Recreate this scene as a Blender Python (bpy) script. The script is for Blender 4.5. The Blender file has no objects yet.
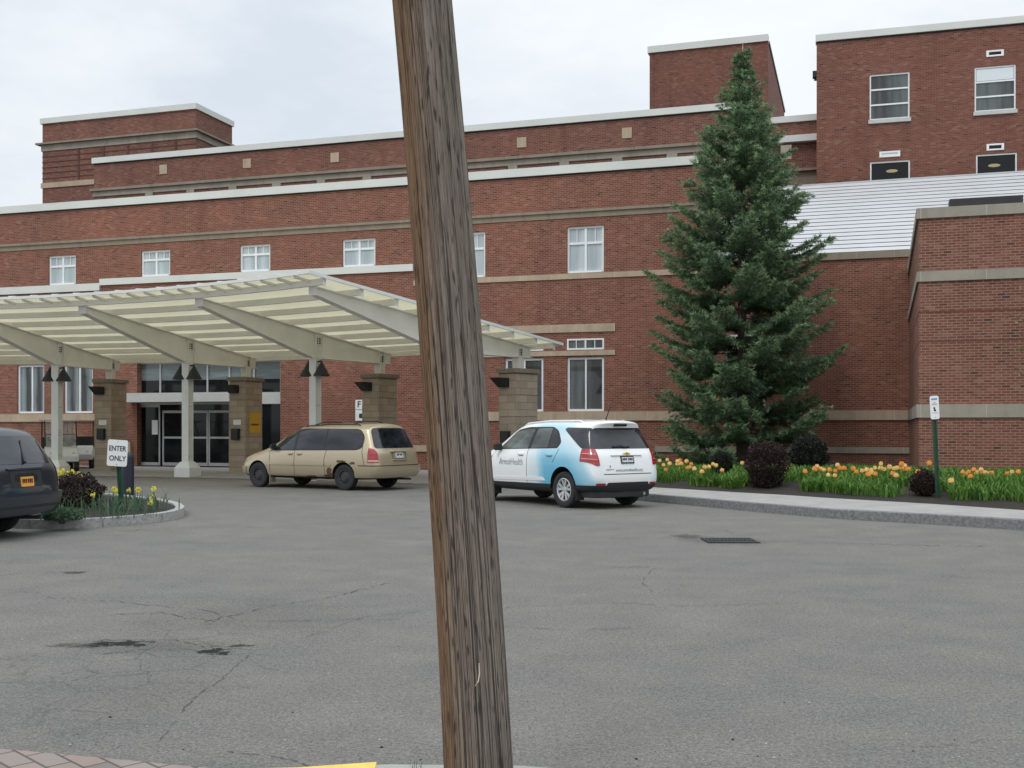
import bpy, bmesh, math, random
import numpy as np
from mathutils import Vector, Matrix
from mathutils.bvhtree import BVHTree

rnd = random.Random(7)
nrs = np.random.RandomState(11)
sc = bpy.context.scene
COL = sc.collection
R = math.radians
PI = math.pi
F, H, CX, HZ = 1100.0, 1.6, 512.0, 428.0        # focal length in px, eye height, image centre, horizon row
TH = R(17.4)                                     # the facade's turn to the picture plane

# ------------------------------------------------------------------ survey helpers
def G(px, py, z=0.0):                            # a pixel as a point on the level z
    Y = (H - z) * F / (py - HZ)
    return ((px - CX) / F * Y, Y)

def Fu(px, d, th=TH):                            # a picture column as distance along a facade plane
    k = (px - CX) / F
    Y = d / (math.cos(th) + k * math.sin(th))
    return k * Y * math.cos(th) - Y * math.sin(th)

def Fz(px, py, d, th=TH):
    k = (px - CX) / F
    Y = d / (math.cos(th) + k * math.sin(th))
    return H + (HZ - py) * Y / F

# ------------------------------------------------------------------ materials
def new_mat(name):
    m = bpy.data.materials.new(name)
    m.use_nodes = True
    nt = m.node_tree
    b = nt.nodes.get('Principled BSDF')
    return m, nt, b

def N(nt, typ, **kw):
    n = nt.nodes.new(typ)
    for k, v in kw.items():
        if k in n.inputs.keys() if hasattr(n.inputs, 'keys') else False:
            n.inputs[k].default_value = v
        else:
            setattr(n, k, v)
    return n

def ramp(nt, src, stops, interp='LINEAR'):
    r = nt.nodes.new('ShaderNodeValToRGB')
    r.color_ramp.interpolation = interp
    el = r.color_ramp.elements
    while len(el) < len(stops):
        el.new(0.5)
    for e, (p, c) in zip(el, stops):
        e.position = p
        e.color = (c[0], c[1], c[2], 1) if len(c) == 3 else c
    nt.links.new(src, r.inputs[0])
    return r.outputs[0]

def mixc(nt, a, b, fac, mode='MIX'):
    m = nt.nodes.new('ShaderNodeMix')
    m.data_type = 'RGBA'
    m.blend_type = mode
    for sock, v in ((m.inputs[6], a), (m.inputs[7], b), (m.inputs[0], fac)):
        if hasattr(v, 'is_linked') or hasattr(v, 'links'):
            nt.links.new(v, sock)
        elif isinstance(v, (int, float)):
            sock.default_value = v
        else:
            sock.default_value = (v[0], v[1], v[2], 1)
    return m.outputs[2]

def mth(nt, op, a, b=None, c=None, clamp=False):
    m = nt.nodes.new('ShaderNodeMath')
    m.operation = op
    m.use_clamp = clamp
    for i, v in enumerate((a, b, c)):
        if v is None:
            continue
        if hasattr(v, 'links'):
            nt.links.new(v, m.inputs[i])
        else:
            m.inputs[i].default_value = v
    return m.outputs[0]

def objco(nt):
    return nt.nodes.new('ShaderNodeTexCoord').outputs['Object']

def mapping(nt, vec, scale=(1, 1, 1), loc=(0, 0, 0)):
    m = nt.nodes.new('ShaderNodeMapping')
    m.inputs['Scale'].default_value = scale
    m.inputs['Location'].default_value = loc
    nt.links.new(vec, m.inputs['Vector'])
    return m.outputs[0]

def noise(nt, vec, scale, detail=3.0, rough=0.55):
    n = nt.nodes.new('ShaderNodeTexNoise')
    n.inputs['Scale'].default_value = scale
    n.inputs['Detail'].default_value = detail
    n.inputs['Roughness'].default_value = rough
    nt.links.new(vec, n.inputs['Vector'])
    return n.outputs['Fac']

def bump(nt, b, height, strength=0.3, dist=0.01):
    n = nt.nodes.new('ShaderNodeBump')
    n.inputs['Strength'].default_value = strength
    n.inputs['Distance'].default_value = dist
    nt.links.new(height, n.inputs['Height'])
    nt.links.new(n.outputs[0], b.inputs['Normal'])

def plain(name, col, rough=0.6, metal=0.0, coat=0.0, var=0.12, nscale=3.0, spec=0.5, bumpy=0.0):
    m, nt, b = new_mat(name)
    co = objco(nt)
    n1 = noise(nt, co, nscale, 4)
    lo = tuple(c * (1 - var) for c in col)
    hi = tuple(min(1, c * (1 + var)) for c in col)
    nt.links.new(ramp(nt, n1, [(0.3, lo), (0.7, hi)]), b.inputs['Base Color'])
    b.inputs['Roughness'].default_value = rough
    b.inputs['Metallic'].default_value = metal
    b.inputs['Coat Weight'].default_value = coat
    b.inputs['Specular IOR Level'].default_value = spec
    if bumpy:
        bump(nt, b, noise(nt, co, 60, 3), bumpy, 0.01)
    return m

def brick_mat(name, tint=(1, 1, 1), bw=0.203, rh=0.0677, mortar=(0.30, 0.235, 0.19), cols=None, ms=0.0085, grime=0.25):
    m, nt, b = new_mat(name)
    tc = nt.nodes.new('ShaderNodeTexCoord')
    sep = nt.nodes.new('ShaderNodeSeparateXYZ')
    nt.links.new(tc.outputs['Object'], sep.inputs[0])
    sn = nt.nodes.new('ShaderNodeSeparateXYZ')
    nt.links.new(tc.outputs['Normal'], sn.inputs[0])
    side = mth(nt, 'GREATER_THAN', mth(nt, 'ABSOLUTE', sn.outputs[0]), 0.7)
    u = mth(nt, 'ADD', mth(nt, 'MULTIPLY', sep.outputs[0], mth(nt, 'SUBTRACT', 1.0, side)), mth(nt, 'MULTIPLY', sep.outputs[1], side))
    cmb = nt.nodes.new('ShaderNodeCombineXYZ')
    nt.links.new(u, cmb.inputs[0])
    nt.links.new(sep.outputs[2], cmb.inputs[1])
    bt = nt.nodes.new('ShaderNodeTexBrick')
    bt.offset = 0.5
    bt.inputs['Scale'].default_value = 1.0
    bt.inputs['Brick Width'].default_value = bw
    bt.inputs['Row Height'].default_value = rh
    bt.inputs['Mortar Size'].default_value = ms
    bt.inputs['Mortar Smooth'].default_value = 0.15
    bt.inputs['Color1'].default_value = (0, 0, 0, 1)
    bt.inputs['Color2'].default_value = (1, 1, 1, 1)
    bt.inputs['Mortar'].default_value = (0.5, 0.5, 0.5, 1)
    nt.links.new(cmb.outputs[0], bt.inputs['Vector'])
    t = tint
    cols = cols or [(0.0, (0.085, 0.038, 0.030)), (0.025, (0.12, 0.046, 0.033)), (0.06, (0.178, 0.060, 0.040)), (0.45, (0.212, 0.069, 0.045)),
                    (0.75, (0.232, 0.080, 0.053)), (0.93, (0.25, 0.104, 0.070)), (1.0, (0.275, 0.135, 0.096))]
    cols = [(p, tuple(c[i] * t[i] for i in range(3))) for p, c in cols]
    base = ramp(nt, bt.outputs['Color'], cols)
    big = noise(nt, cmb.outputs[0], 0.35, 4, 0.6)
    base = mixc(nt, base, ramp(nt, big, [(0.3, (1 - grime, 1 - grime, 1 - grime)), (0.7, (1.12, 1.1, 1.08))]), 1.0, 'MULTIPLY')
    mort = mixc(nt, mortar, tuple(c * 0.7 for c in mortar), noise(nt, cmb.outputs[0], 2.0, 3))
    base = mixc(nt, base, mort, bt.outputs['Fac'])
    # rain streaks running down the wall
    st = noise(nt, mapping(nt, cmb.outputs[0], (1.3, 0.12, 1)), 1.0, 4, 0.6)
    base = mixc(nt, base, (0.75, 0.73, 0.72), ramp(nt, st, [(0.52, (0, 0, 0)), (0.74, (0.75, 0.75, 0.75))]), 'MULTIPLY')
    nt.links.new(base, b.inputs['Base Color'])
    b.inputs['Roughness'].default_value = 0.85
    b.inputs['Specular IOR Level'].default_value = 0.25
    inv = mth(nt, 'SUBTRACT', 1.0, bt.outputs['Fac'])
    bump(nt, b, inv, 0.5, 0.006)
    return m

M = {}
M['brick'] = brick_mat('red_brick', tint=(1.11, 1.06, 1.0))
M['brick_upper'] = brick_mat('brown_red_brick', tint=(0.97, 1.06, 1.10), mortar=(0.27, 0.195, 0.165))
M['brick_wing'] = brick_mat('red_brick_pale_joints', tint=(1.0, 1.0, 1.0), mortar=(0.31, 0.245, 0.195), ms=0.0095, grime=0.15)
M['brick_rear'] = brick_mat('plain_red_brick', tint=(0.90, 1.02, 1.05), mortar=(0.25, 0.155, 0.13), grime=0.18)
M['pier_stone'] = brick_mat('buff_block', bw=0.61, rh=0.215, mortar=(0.255, 0.195, 0.14), ms=0.006, grime=0.2,
                            cols=[(0.0, (0.36, 0.295, 0.225)), (0.5, (0.41, 0.34, 0.262)), (1.0, (0.455, 0.38, 0.30))])
M['pavers'] = None

def stone_mat(name, col, joint=1.2, streak=0.3):
    m, nt, b = new_mat(name)
    co = objco(nt)
    n1 = noise(nt, co, 1.4, 5, 0.65)
    n2 = noise(nt, mapping(nt, co, (4, 4, 0.6)), 1.0, 4)
    c = ramp(nt, n1, [(0.25, tuple(v * 0.82 for v in col)), (0.75, tuple(v * 1.12 for v in col))])
    c = mixc(nt, c, (0.62, 0.58, 0.54), ramp(nt, n2, [(0.5, (0, 0, 0)), (0.85, (streak * 2, streak * 2, streak * 2))]), 'MULTIPLY')
    sep = nt.nodes.new('ShaderNodeSeparateXYZ')
    nt.links.new(co, sep.inputs[0])
    fr = mth(nt, 'FRACT', mth(nt, 'DIVIDE', sep.outputs[0], joint))
    ln = mth(nt, 'LESS_THAN', fr, 0.012)
    c = mixc(nt, c, tuple(min(1, v * 1.35) for v in col), ln)
    nt.links.new(c, b.inputs['Base Color'])
    b.inputs['Roughness'].default_value = 0.85
    bump(nt, b, noise(nt, co, 40, 3), 0.15, 0.01)
    return m

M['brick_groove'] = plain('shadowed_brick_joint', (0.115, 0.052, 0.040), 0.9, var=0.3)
M['stone'] = stone_mat('buff_limestone', (0.45, 0.355, 0.26))
M['stone_dark'] = stone_mat('weathered_limestone', (0.27, 0.225, 0.17), streak=0.4)
M['stone_grey'] = stone_mat('grey_limestone', (0.33, 0.30, 0.25), joint=1.5)
M['coping'] = plain('white_metal_coping', (0.63, 0.65, 0.615), 0.5, var=0.05, nscale=0.8)
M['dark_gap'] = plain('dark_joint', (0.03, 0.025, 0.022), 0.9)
M['white_frame'] = plain('white_window_paint', (0.80, 0.82, 0.83), 0.45, var=0.04)
M['alu'] = plain('brushed_aluminium', (0.42, 0.43, 0.43), 0.4, metal=0.3, var=0.06)
M['grey_panel'] = plain('pale_grey_panel', (0.50, 0.51, 0.49), 0.5, var=0.05)
M['glass_dark'] = plain('dark_glass', (0.008, 0.011, 0.012), 0.05, var=0.4, nscale=0.7, spec=0.3)
M['blind'] = None

def blind_mat(name, c0, c1, wave, rough=0.15, axis=0, coat=0.9):
    m, nt, b = new_mat(name)
    co = objco(nt)
    sep = nt.nodes.new('ShaderNodeSeparateXYZ')
    nt.links.new(co, sep.inputs[0])
    w = mth(nt, 'SINE', mth(nt, 'MULTIPLY', sep.outputs[axis], wave))
    n1 = noise(nt, mapping(nt, co, (3, 3, 0.3) if axis == 0 else (0.3, 0.3, 3)), 1.3, 3)
    v = mth(nt, 'ADD', mth(nt, 'MULTIPLY', w, 0.18), n1)
    nt.links.new(ramp(nt, v, [(0.3, c0), (0.7, c1)]), b.inputs['Base Color'])
    b.inputs['Roughness'].default_value = 0.7
    b.inputs['Coat Weight'].default_value = coat
    b.inputs['Coat Roughness'].default_value = 0.04
    return m

M['blind'] = blind_mat('pale_curtain_behind_glass', (0.34, 0.41, 0.435), (0.50, 0.56, 0.58), 9)
M['blind_vertical'] = blind_mat('vertical_blinds_behind_glass', (0.008, 0.012, 0.014), (0.21, 0.26, 0.27), 11)
M['blind_white'] = blind_mat('white_roller_blind', (0.62, 0.70, 0.73), (0.70, 0.76, 0.78), 3, axis=2)
M['glass_office'] = blind_mat('dim_room_behind_glass', (0.008, 0.012, 0.012), (0.085, 0.105, 0.105), 2.3, coat=1.0)
M['glass_transom'] = blind_mat('sky_tinted_transom_glass', (0.10, 0.13, 0.135), (0.26, 0.31, 0.31), 1.1, axis=2, coat=1.0)
M['roof_metal'] = plain('white_roof_panel', (0.53, 0.545, 0.56), 0.45, var=0.05, nscale=0.6)
M['roof_joint'] = plain('shaded_roof_joint', (0.16, 0.165, 0.175), 0.7)
M['steel_cream'] = plain('cream_painted_steel', (0.79, 0.775, 0.72), 0.5, var=0.06, nscale=1.5)
M['steel_white'] = plain('white_painted_steel', (0.72, 0.735, 0.71), 0.45, var=0.05, nscale=1.5)
M['black'] = plain('black_metal', (0.012, 0.012, 0.014), 0.45)
M['rubber'] = plain('tyre_rubber', (0.022, 0.022, 0.024), 0.85, bumpy=0.2)
M['plastic_black'] = plain('black_plastic', (0.02, 0.021, 0.023), 0.6)
M['under'] = plain('underbody', (0.008, 0.008, 0.008), 0.95)
M['concrete'] = plain('pale_concrete', (0.32, 0.313, 0.298), 0.85, var=0.14, nscale=2.5, bumpy=0.15)
M['granite'] = plain('grey_granite_kerb', (0.175, 0.175, 0.178), 0.8, var=0.35, nscale=22, bumpy=0.3)
M['granite_pale'] = plain('pale_granite_kerb', (0.33, 0.33, 0.318), 0.8, var=0.25, nscale=18, bumpy=0.3)
M['yellow_paint'] = plain('yellow_kerb_paint', (0.72, 0.52, 0.12), 0.6, var=0.1, nscale=8)
M['mulch'] = plain('dark_bark_mulch', (0.021, 0.0155, 0.013), 0.95, var=0.7, nscale=26, bumpy=0.8)
M['sign_white'] = plain('white_sign_sheet', (0.78, 0.79, 0.78), 0.45, var=0.04, nscale=5)
M['sign_yellow'] = plain('yellow_sign_sheet', (0.62, 0.36, 0.03), 0.5, var=0.08)
M['sign_green'] = plain('green_channel_post', (0.014, 0.062, 0.032), 0.5, var=0.2, nscale=9)
M['sign_blue'] = plain('blue_sign_print', (0.10, 0.26, 0.58), 0.5)
M['navy'] = plain('navy_plastic', (0.012, 0.015, 0.032), 0.5)
M['chrome'] = plain('polished_alloy', (0.62, 0.63, 0.64), 0.22, metal=1.0, var=0.05)
M['alloy'] = plain('silver_alloy_wheel', (0.62, 0.64, 0.66), 0.3, metal=0.65, var=0.05)
M['steel_rim'] = plain('dark_steel_wheel', (0.05, 0.05, 0.052), 0.6, metal=0.3, var=0.3)
M['plate'] = plain('white_number_plate', (0.55, 0.57, 0.62), 0.5, var=0.2, nscale=30)
M['plate_gold'] = plain('amber_number_plate', (0.80, 0.36, 0.05), 0.5, var=0.15, nscale=30)
M['gold_badge'] = plain('gold_badge', (0.72, 0.55, 0.12), 0.35, metal=0.5)
M['grey_print'] = plain('grey_lettering', (0.33, 0.37, 0.40), 0.5)
M['rust'] = plain('rusted_steel', (0.10, 0.055, 0.025), 0.95, var=0.5, nscale=25)

def lamp_red(name, c=(0.33, 0.005, 0.011)):
    m, nt, b = new_mat(name)
    co = objco(nt)
    sep = nt.nodes.new('ShaderNodeSeparateXYZ')
    nt.links.new(co, sep.inputs[0])
    w = mth(nt, 'SINE', mth(nt, 'MULTIPLY', sep.outputs[2], 60))
    nt.links.new(ramp(nt, w, [(0.1, tuple(v * 0.8 for v in c)), (0.9, tuple(min(1, v * 1.3) for v in c))]), b.inputs['Base Color'])
    b.inputs['Roughness'].default_value = 0.15
    b.inputs['Coat Weight'].default_value = 1
    return m
M['lamp_red'] = lamp_red('red_lamp_lens')
M['lamp_dark'] = lamp_red('smoked_lamp_lens', (0.05, 0.006, 0.008))
M['lamp_clear'] = plain('clear_lamp_lens', (0.62, 0.33, 0.31), 0.15, coat=1.0)

def paint(name, col, metallic=0.0, rough=0.35, dirt=0.25):
    m, nt, b = new_mat(name)
    co = objco(nt)
    sep = nt.nodes.new('ShaderNodeSeparateXYZ')
    nt.links.new(co, sep.inputs[0])
    n1 = noise(nt, co, 3.5, 5, 0.65)
    low = mth(nt, 'MULTIPLY', mth(nt, 'SUBTRACT', 1.0, mth(nt, 'MULTIPLY', sep.outputs[2], 1.5), clamp=True), n1, clamp=True)
    c = mixc(nt, col, (0.16, 0.145, 0.12), mth(nt, 'MULTIPLY', low, dirt * 2.0, clamp=True))
    nt.links.new(c, b.inputs['Base Color'])
    b.inputs['Metallic'].default_value = metallic
    b.inputs['Roughness'].default_value = rough
    b.inputs['Coat Weight'].default_value = 0.8
    b.inputs['Coat Roughness'].default_value = 0.08
    return m
M['paint_gold'] = paint('champagne_paint', (0.49, 0.415, 0.285), 0.45, 0.32)
M['gold_shade'] = paint('shaded_champagne_paint', (0.20, 0.17, 0.115), 0.2, 0.5)  # gold of the plate recess, darkened to stand for its shade
M['paint_dark'] = paint('dark_blue_grey_paint', (0.013, 0.020, 0.032), 0.3, 0.35, dirt=0.12)
M['paint_white'] = paint('white_paint', (0.80, 0.815, 0.82), 0.0, 0.35, dirt=0.05)

def wrap_paint():
    m, nt, b = new_mat('white_paint_with_blue_wrap')
    co = objco(nt)
    sep = nt.nodes.new('ShaderNodeSeparateXYZ')
    nt.links.new(co, sep.inputs[0])
    x, y, z = sep.outputs
    # x runs forward from the rear bumper; the wrap starts behind the front door with a soft curved edge
    wob = mth(nt, 'MULTIPLY', mth(nt, 'SUBTRACT', noise(nt, mapping(nt, co, (1, 0.2, 1.2)), 1.3, 2), 0.5), 0.25)
    edge = mth(nt, 'ADD', mth(nt, 'ADD', x, wob), mth(nt, 'MULTIPLY', mth(nt, 'POWER', mth(nt, 'SUBTRACT', z, 0.75), 2.0), -0.5))
    front = ramp(nt, mth(nt, 'DIVIDE', edge, 4.8), [(0.33, (1, 1, 1)), (0.365, (0.6, 0.6, 0.6)), (0.385, (0.25, 0.25, 0.25)), (0.46, (0, 0, 0))])
    rear = ramp(nt, mth(nt, 'DIVIDE', mth(nt, 'SUBTRACT', x, mth(nt, 'MULTIPLY', mth(nt, 'SUBTRACT', z, 0.55), 0.75)), 2.0), [(0.0, (0.05, 0.05, 0.05)), (0.08, (0.55, 0.55, 0.55)), (0.28, (0.95, 0.95, 0.95)), (0.5, (1, 1, 1))])
    up = ramp(nt, mth(nt, 'DIVIDE', z, 1.8), [(0.50, (1, 1, 1)), (0.63, (0.5, 0.5, 0.5)), (0.75, (0.22, 0.22, 0.22)), (0.86, (0.55, 0.55, 0.55)), (1.0, (0.4, 0.4, 0.4))])
    side = mth(nt, 'GREATER_THAN', mth(nt, 'ABSOLUTE', y), 0.62)
    fac = mth(nt, 'MULTIPLY', mth(nt, 'MULTIPLY', front, rear), mth(nt, 'MULTIPLY', up, side))
    col = ramp(nt, fac, [(0.0, (0.80, 0.815, 0.82)), (0.35, (0.50, 0.70, 0.78)), (1.0, (0.13, 0.44, 0.63))])
    nt.links.new(col, b.inputs['Base Color'])
    b.inputs['Roughness'].default_value = 0.35
    b.inputs['Coat Weight'].default_value = 0.8
    b.inputs['Coat Roughness'].default_value = 0.08
    return m
M['paint_wrap'] = wrap_paint()

def car_glass(name, c0, c1):
    m, nt, b = new_mat(name)
    co = objco(nt)
    n1 = noise(nt, mapping(nt, co, (0.8, 0.8, 2.2)), 1.6, 3)
    nt.links.new(ramp(nt, n1, [(0.35, c0), (0.68, c1)]), b.inputs['Base Color'])
    b.inputs['Roughness'].default_value = 0.05
    b.inputs['Specular IOR Level'].default_value = 0.45
    b.inputs['Coat Weight'].default_value = 0.25
    b.inputs['Coat Roughness'].default_value = 0.02
    return m
M['car_glass'] = car_glass('tinted_car_glass', (0.005, 0.006, 0.008), (0.030, 0.034, 0.045))
M['car_glass_light'] = car_glass('clear_car_glass', (0.03, 0.036, 0.036), (0.13, 0.15, 0.145))

def asphalt_mat():
    m, nt, b = new_mat('worn_asphalt')
    co = objco(nt)
    fine = noise(nt, co, 58, 4, 0.8)
    grit = noise(nt, co, 24, 3, 0.7)
    spk = noise(nt, co, 120, 1, 0.6)
    mid = noise(nt, co, 1.6, 5, 0.62)
    big = noise(nt, mapping(nt, co, (0.20, 0.30, 1)), 1.0, 4, 0.6)
    c = ramp(nt, fine, [(0.30, (0.070, 0.069, 0.066)), (0.50, (0.163, 0.159, 0.151)), (0.70, (0.275, 0.268, 0.253))])
    c = mixc(nt, c, ramp(nt, grit, [(0.3, (0.80, 0.80, 0.80)), (0.7, (1.18, 1.18, 1.17))]), 1.0, 'MULTIPLY')
    c = mixc(nt, c, (0.36, 0.345, 0.31), ramp(nt, spk, [(0.62, (0, 0, 0)), (0.72, (0.8, 0.8, 0.8))]))
    c = mixc(nt, c, ramp(nt, mid, [(0.3, (0.88, 0.88, 0.89)), (0.7, (1.10, 1.095, 1.07))]), 1.0, 'MULTIPLY')
    c = mixc(nt, c, ramp(nt, big, [(0.3, (0.92, 0.93, 0.95)), (0.7, (1.08, 1.07, 1.04))]), 1.0, 'MULTIPLY')
    sep = nt.nodes.new('ShaderNodeSeparateXYZ')
    nt.links.new(co, sep.inputs[0])
    x, y = sep.outputs[0], sep.outputs[1]
    nse = noise(nt, co, 7.0, 6, 0.75)
    nsl = noise(nt, co, 1.1, 3, 0.6)
    def spot(px, py, wpx, hpx, inner, outer, rough):
        cx, cy = G(px, py)
        rx = wpx * cy / F
        ry = abs(G(px, py - hpx)[1] - cy)
        a = mth(nt, 'POWER', mth(nt, 'DIVIDE', mth(nt, 'SUBTRACT', x, cx), rx), 2.0)
        d = mth(nt, 'POWER', mth(nt, 'DIVIDE', mth(nt, 'SUBTRACT', y, cy), ry), 2.0)
        r_ = mth(nt, 'SQRT', mth(nt, 'ADD', a, d))
        r_ = mth(nt, 'ADD', r_, mth(nt, 'MULTIPLY', mth(nt, 'SUBTRACT', nse, 0.5), rough))
        return ramp(nt, r_, [(inner, (1, 1, 1)), (outer, (0, 0, 0))])
    # broken hollows filled with black patching, each with a damp fringe
    for args, amt in (((122, 643.5, 42, 5.0, 0.50, 0.66, 3.4), 0.95), ((214, 651.5, 26, 5.5, 0.50, 0.66, 3.4), 0.95), ((238, 646, 18, 3.0, 0.4, 0.6, 3.4), 0.8),
                      ((88, 645, 46, 4.5, 0.35, 0.8, 3.0), 0.6), ((170, 647, 95, 9.5, 0.2, 1.0, 1.2), 0.30), ((75, 572.5, 17, 1.8, 0.4, 0.7, 2.6), 0.7),
                      ((688, 536.5, 28, 3.2, 0.3, 0.8, 2.6), 0.55), ((727, 541, 50, 4.5, 0.3, 1.0, 1.3), 0.35), ((250, 615, 150, 22, 0.1, 1.0, 0.9), 0.16), ((140, 690, 120, 40, 0.1, 1.0, 0.9), 0.12)):
        c = mixc(nt, c, (0.016, 0.0155, 0.015), mth(nt, 'MULTIPLY', spot(*args), amt))
    # oil drips and tyre polish
    c = mixc(nt, c, (0.045, 0.042, 0.038), mth(nt, 'MULTIPLY', ramp(nt, nsl, [(0.64, (0, 0, 0)), (0.76, (1, 1, 1))]), 0.12))
    # hairline cracks: the ridges of warped cells, only where the surface is tired
    def web(scale, width, warp, gate_scale, g0, g1, amt, c):
        wv = nt.nodes.new('ShaderNodeVectorMath')
        wv.operation = 'ADD'
        nz = nt.nodes.new('ShaderNodeTexNoise')
        nz.inputs['Scale'].default_value = 2.4
        nz.inputs['Detail'].default_value = 5
        nt.links.new(co, nz.inputs['Vector'])
        sc_ = nt.nodes.new('ShaderNodeVectorMath')
        sc_.operation = 'SCALE'
        sc_.inputs['Scale'].default_value = warp
        nt.links.new(nz.outputs['Color'], sc_.inputs[0])
        nt.links.new(co, wv.inputs[0])
        nt.links.new(sc_.outputs[0], wv.inputs[1])
        vo = nt.nodes.new('ShaderNodeTexVoronoi')
        vo.feature = 'DISTANCE_TO_EDGE'
        vo.inputs['Scale'].default_value = scale
        nt.links.new(wv.outputs[0], vo.inputs['Vector'])
        ln = ramp(nt, vo.outputs['Distance'], [(width * 0.3, (1, 1, 1)), (width, (0, 0, 0))])
        gt = ramp(nt, noise(nt, co, gate_scale, 3, 0.6), [(g0, (0, 0, 0)), (g1, (1, 1, 1))])
        return mixc(nt, c, (0.028, 0.027, 0.025), mth(nt, 'MULTIPLY', mth(nt, 'MULTIPLY', ln, gt), amt))
    c = web(0.22, 0.0045, 0.9, 0.33, 0.55, 0.65, 0.42, c)
    tired = spot(170, 660, 170, 55, 0.3, 1.0, 0.8)
    vo = nt.nodes.new('ShaderNodeTexVoronoi')
    vo.feature = 'DISTANCE_TO_EDGE'
    vo.inputs['Scale'].default_value = 2.3
    nt.links.new(co, vo.inputs['Vector'])
    al = mth(nt, 'ADD', vo.outputs['Distance'], mth(nt, 'MULTIPLY', nse, 0.06))
    c = mixc(nt, c, (0.03, 0.029, 0.027), mth(nt, 'MULTIPLY', mth(nt, 'MULTIPLY', ramp(nt, al, [(0.030, (1, 1, 1)), (0.055, (0, 0, 0))]), tired), 0.36))
    nt.links.new(c, b.inputs['Base Color'])
    b.inputs['Roughness'].default_value = 0.88
    b.inputs['Specular IOR Level'].default_value = 0.12
    bump(nt, b, fine, 0.7, 0.008)
    return m
M['asphalt'] = asphalt_mat()
M['asphalt_dark'] = plain('black_patch_asphalt', (0.018, 0.018, 0.019), 0.95, var=0.5, nscale=70, bumpy=0.8)
M['asphalt_crack'] = plain('crack_shadow', (0.060, 0.057, 0.052), 0.95, var=0.4, nscale=20)

def paver_mat():
    m = brick_mat('worn_brick_pavers', bw=0.23, rh=0.115, mortar=(0.12, 0.11, 0.10), ms=0.007,
                  cols=[(0.0, (0.21, 0.185, 0.17)), (0.5, (0.27, 0.235, 0.215)), (0.85, (0.31, 0.24, 0.21)), (1.0, (0.35, 0.32, 0.29))])
    nt = m.node_tree
    # lie flat: take x, y instead of u, z
    bt = [n for n in nt.nodes if n.type == 'TEX_BRICK'][0]
    co = objco(nt)
    mp = nt.nodes.new('ShaderNodeMapping')
    mp.inputs['Rotation'].default_value = (0, 0, R(45))
    nt.links.new(co, mp.inputs[0])
    nt.links.new(mp.outputs[0], bt.inputs['Vector'])
    return m
M['pavers'] = paver_mat()

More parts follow.
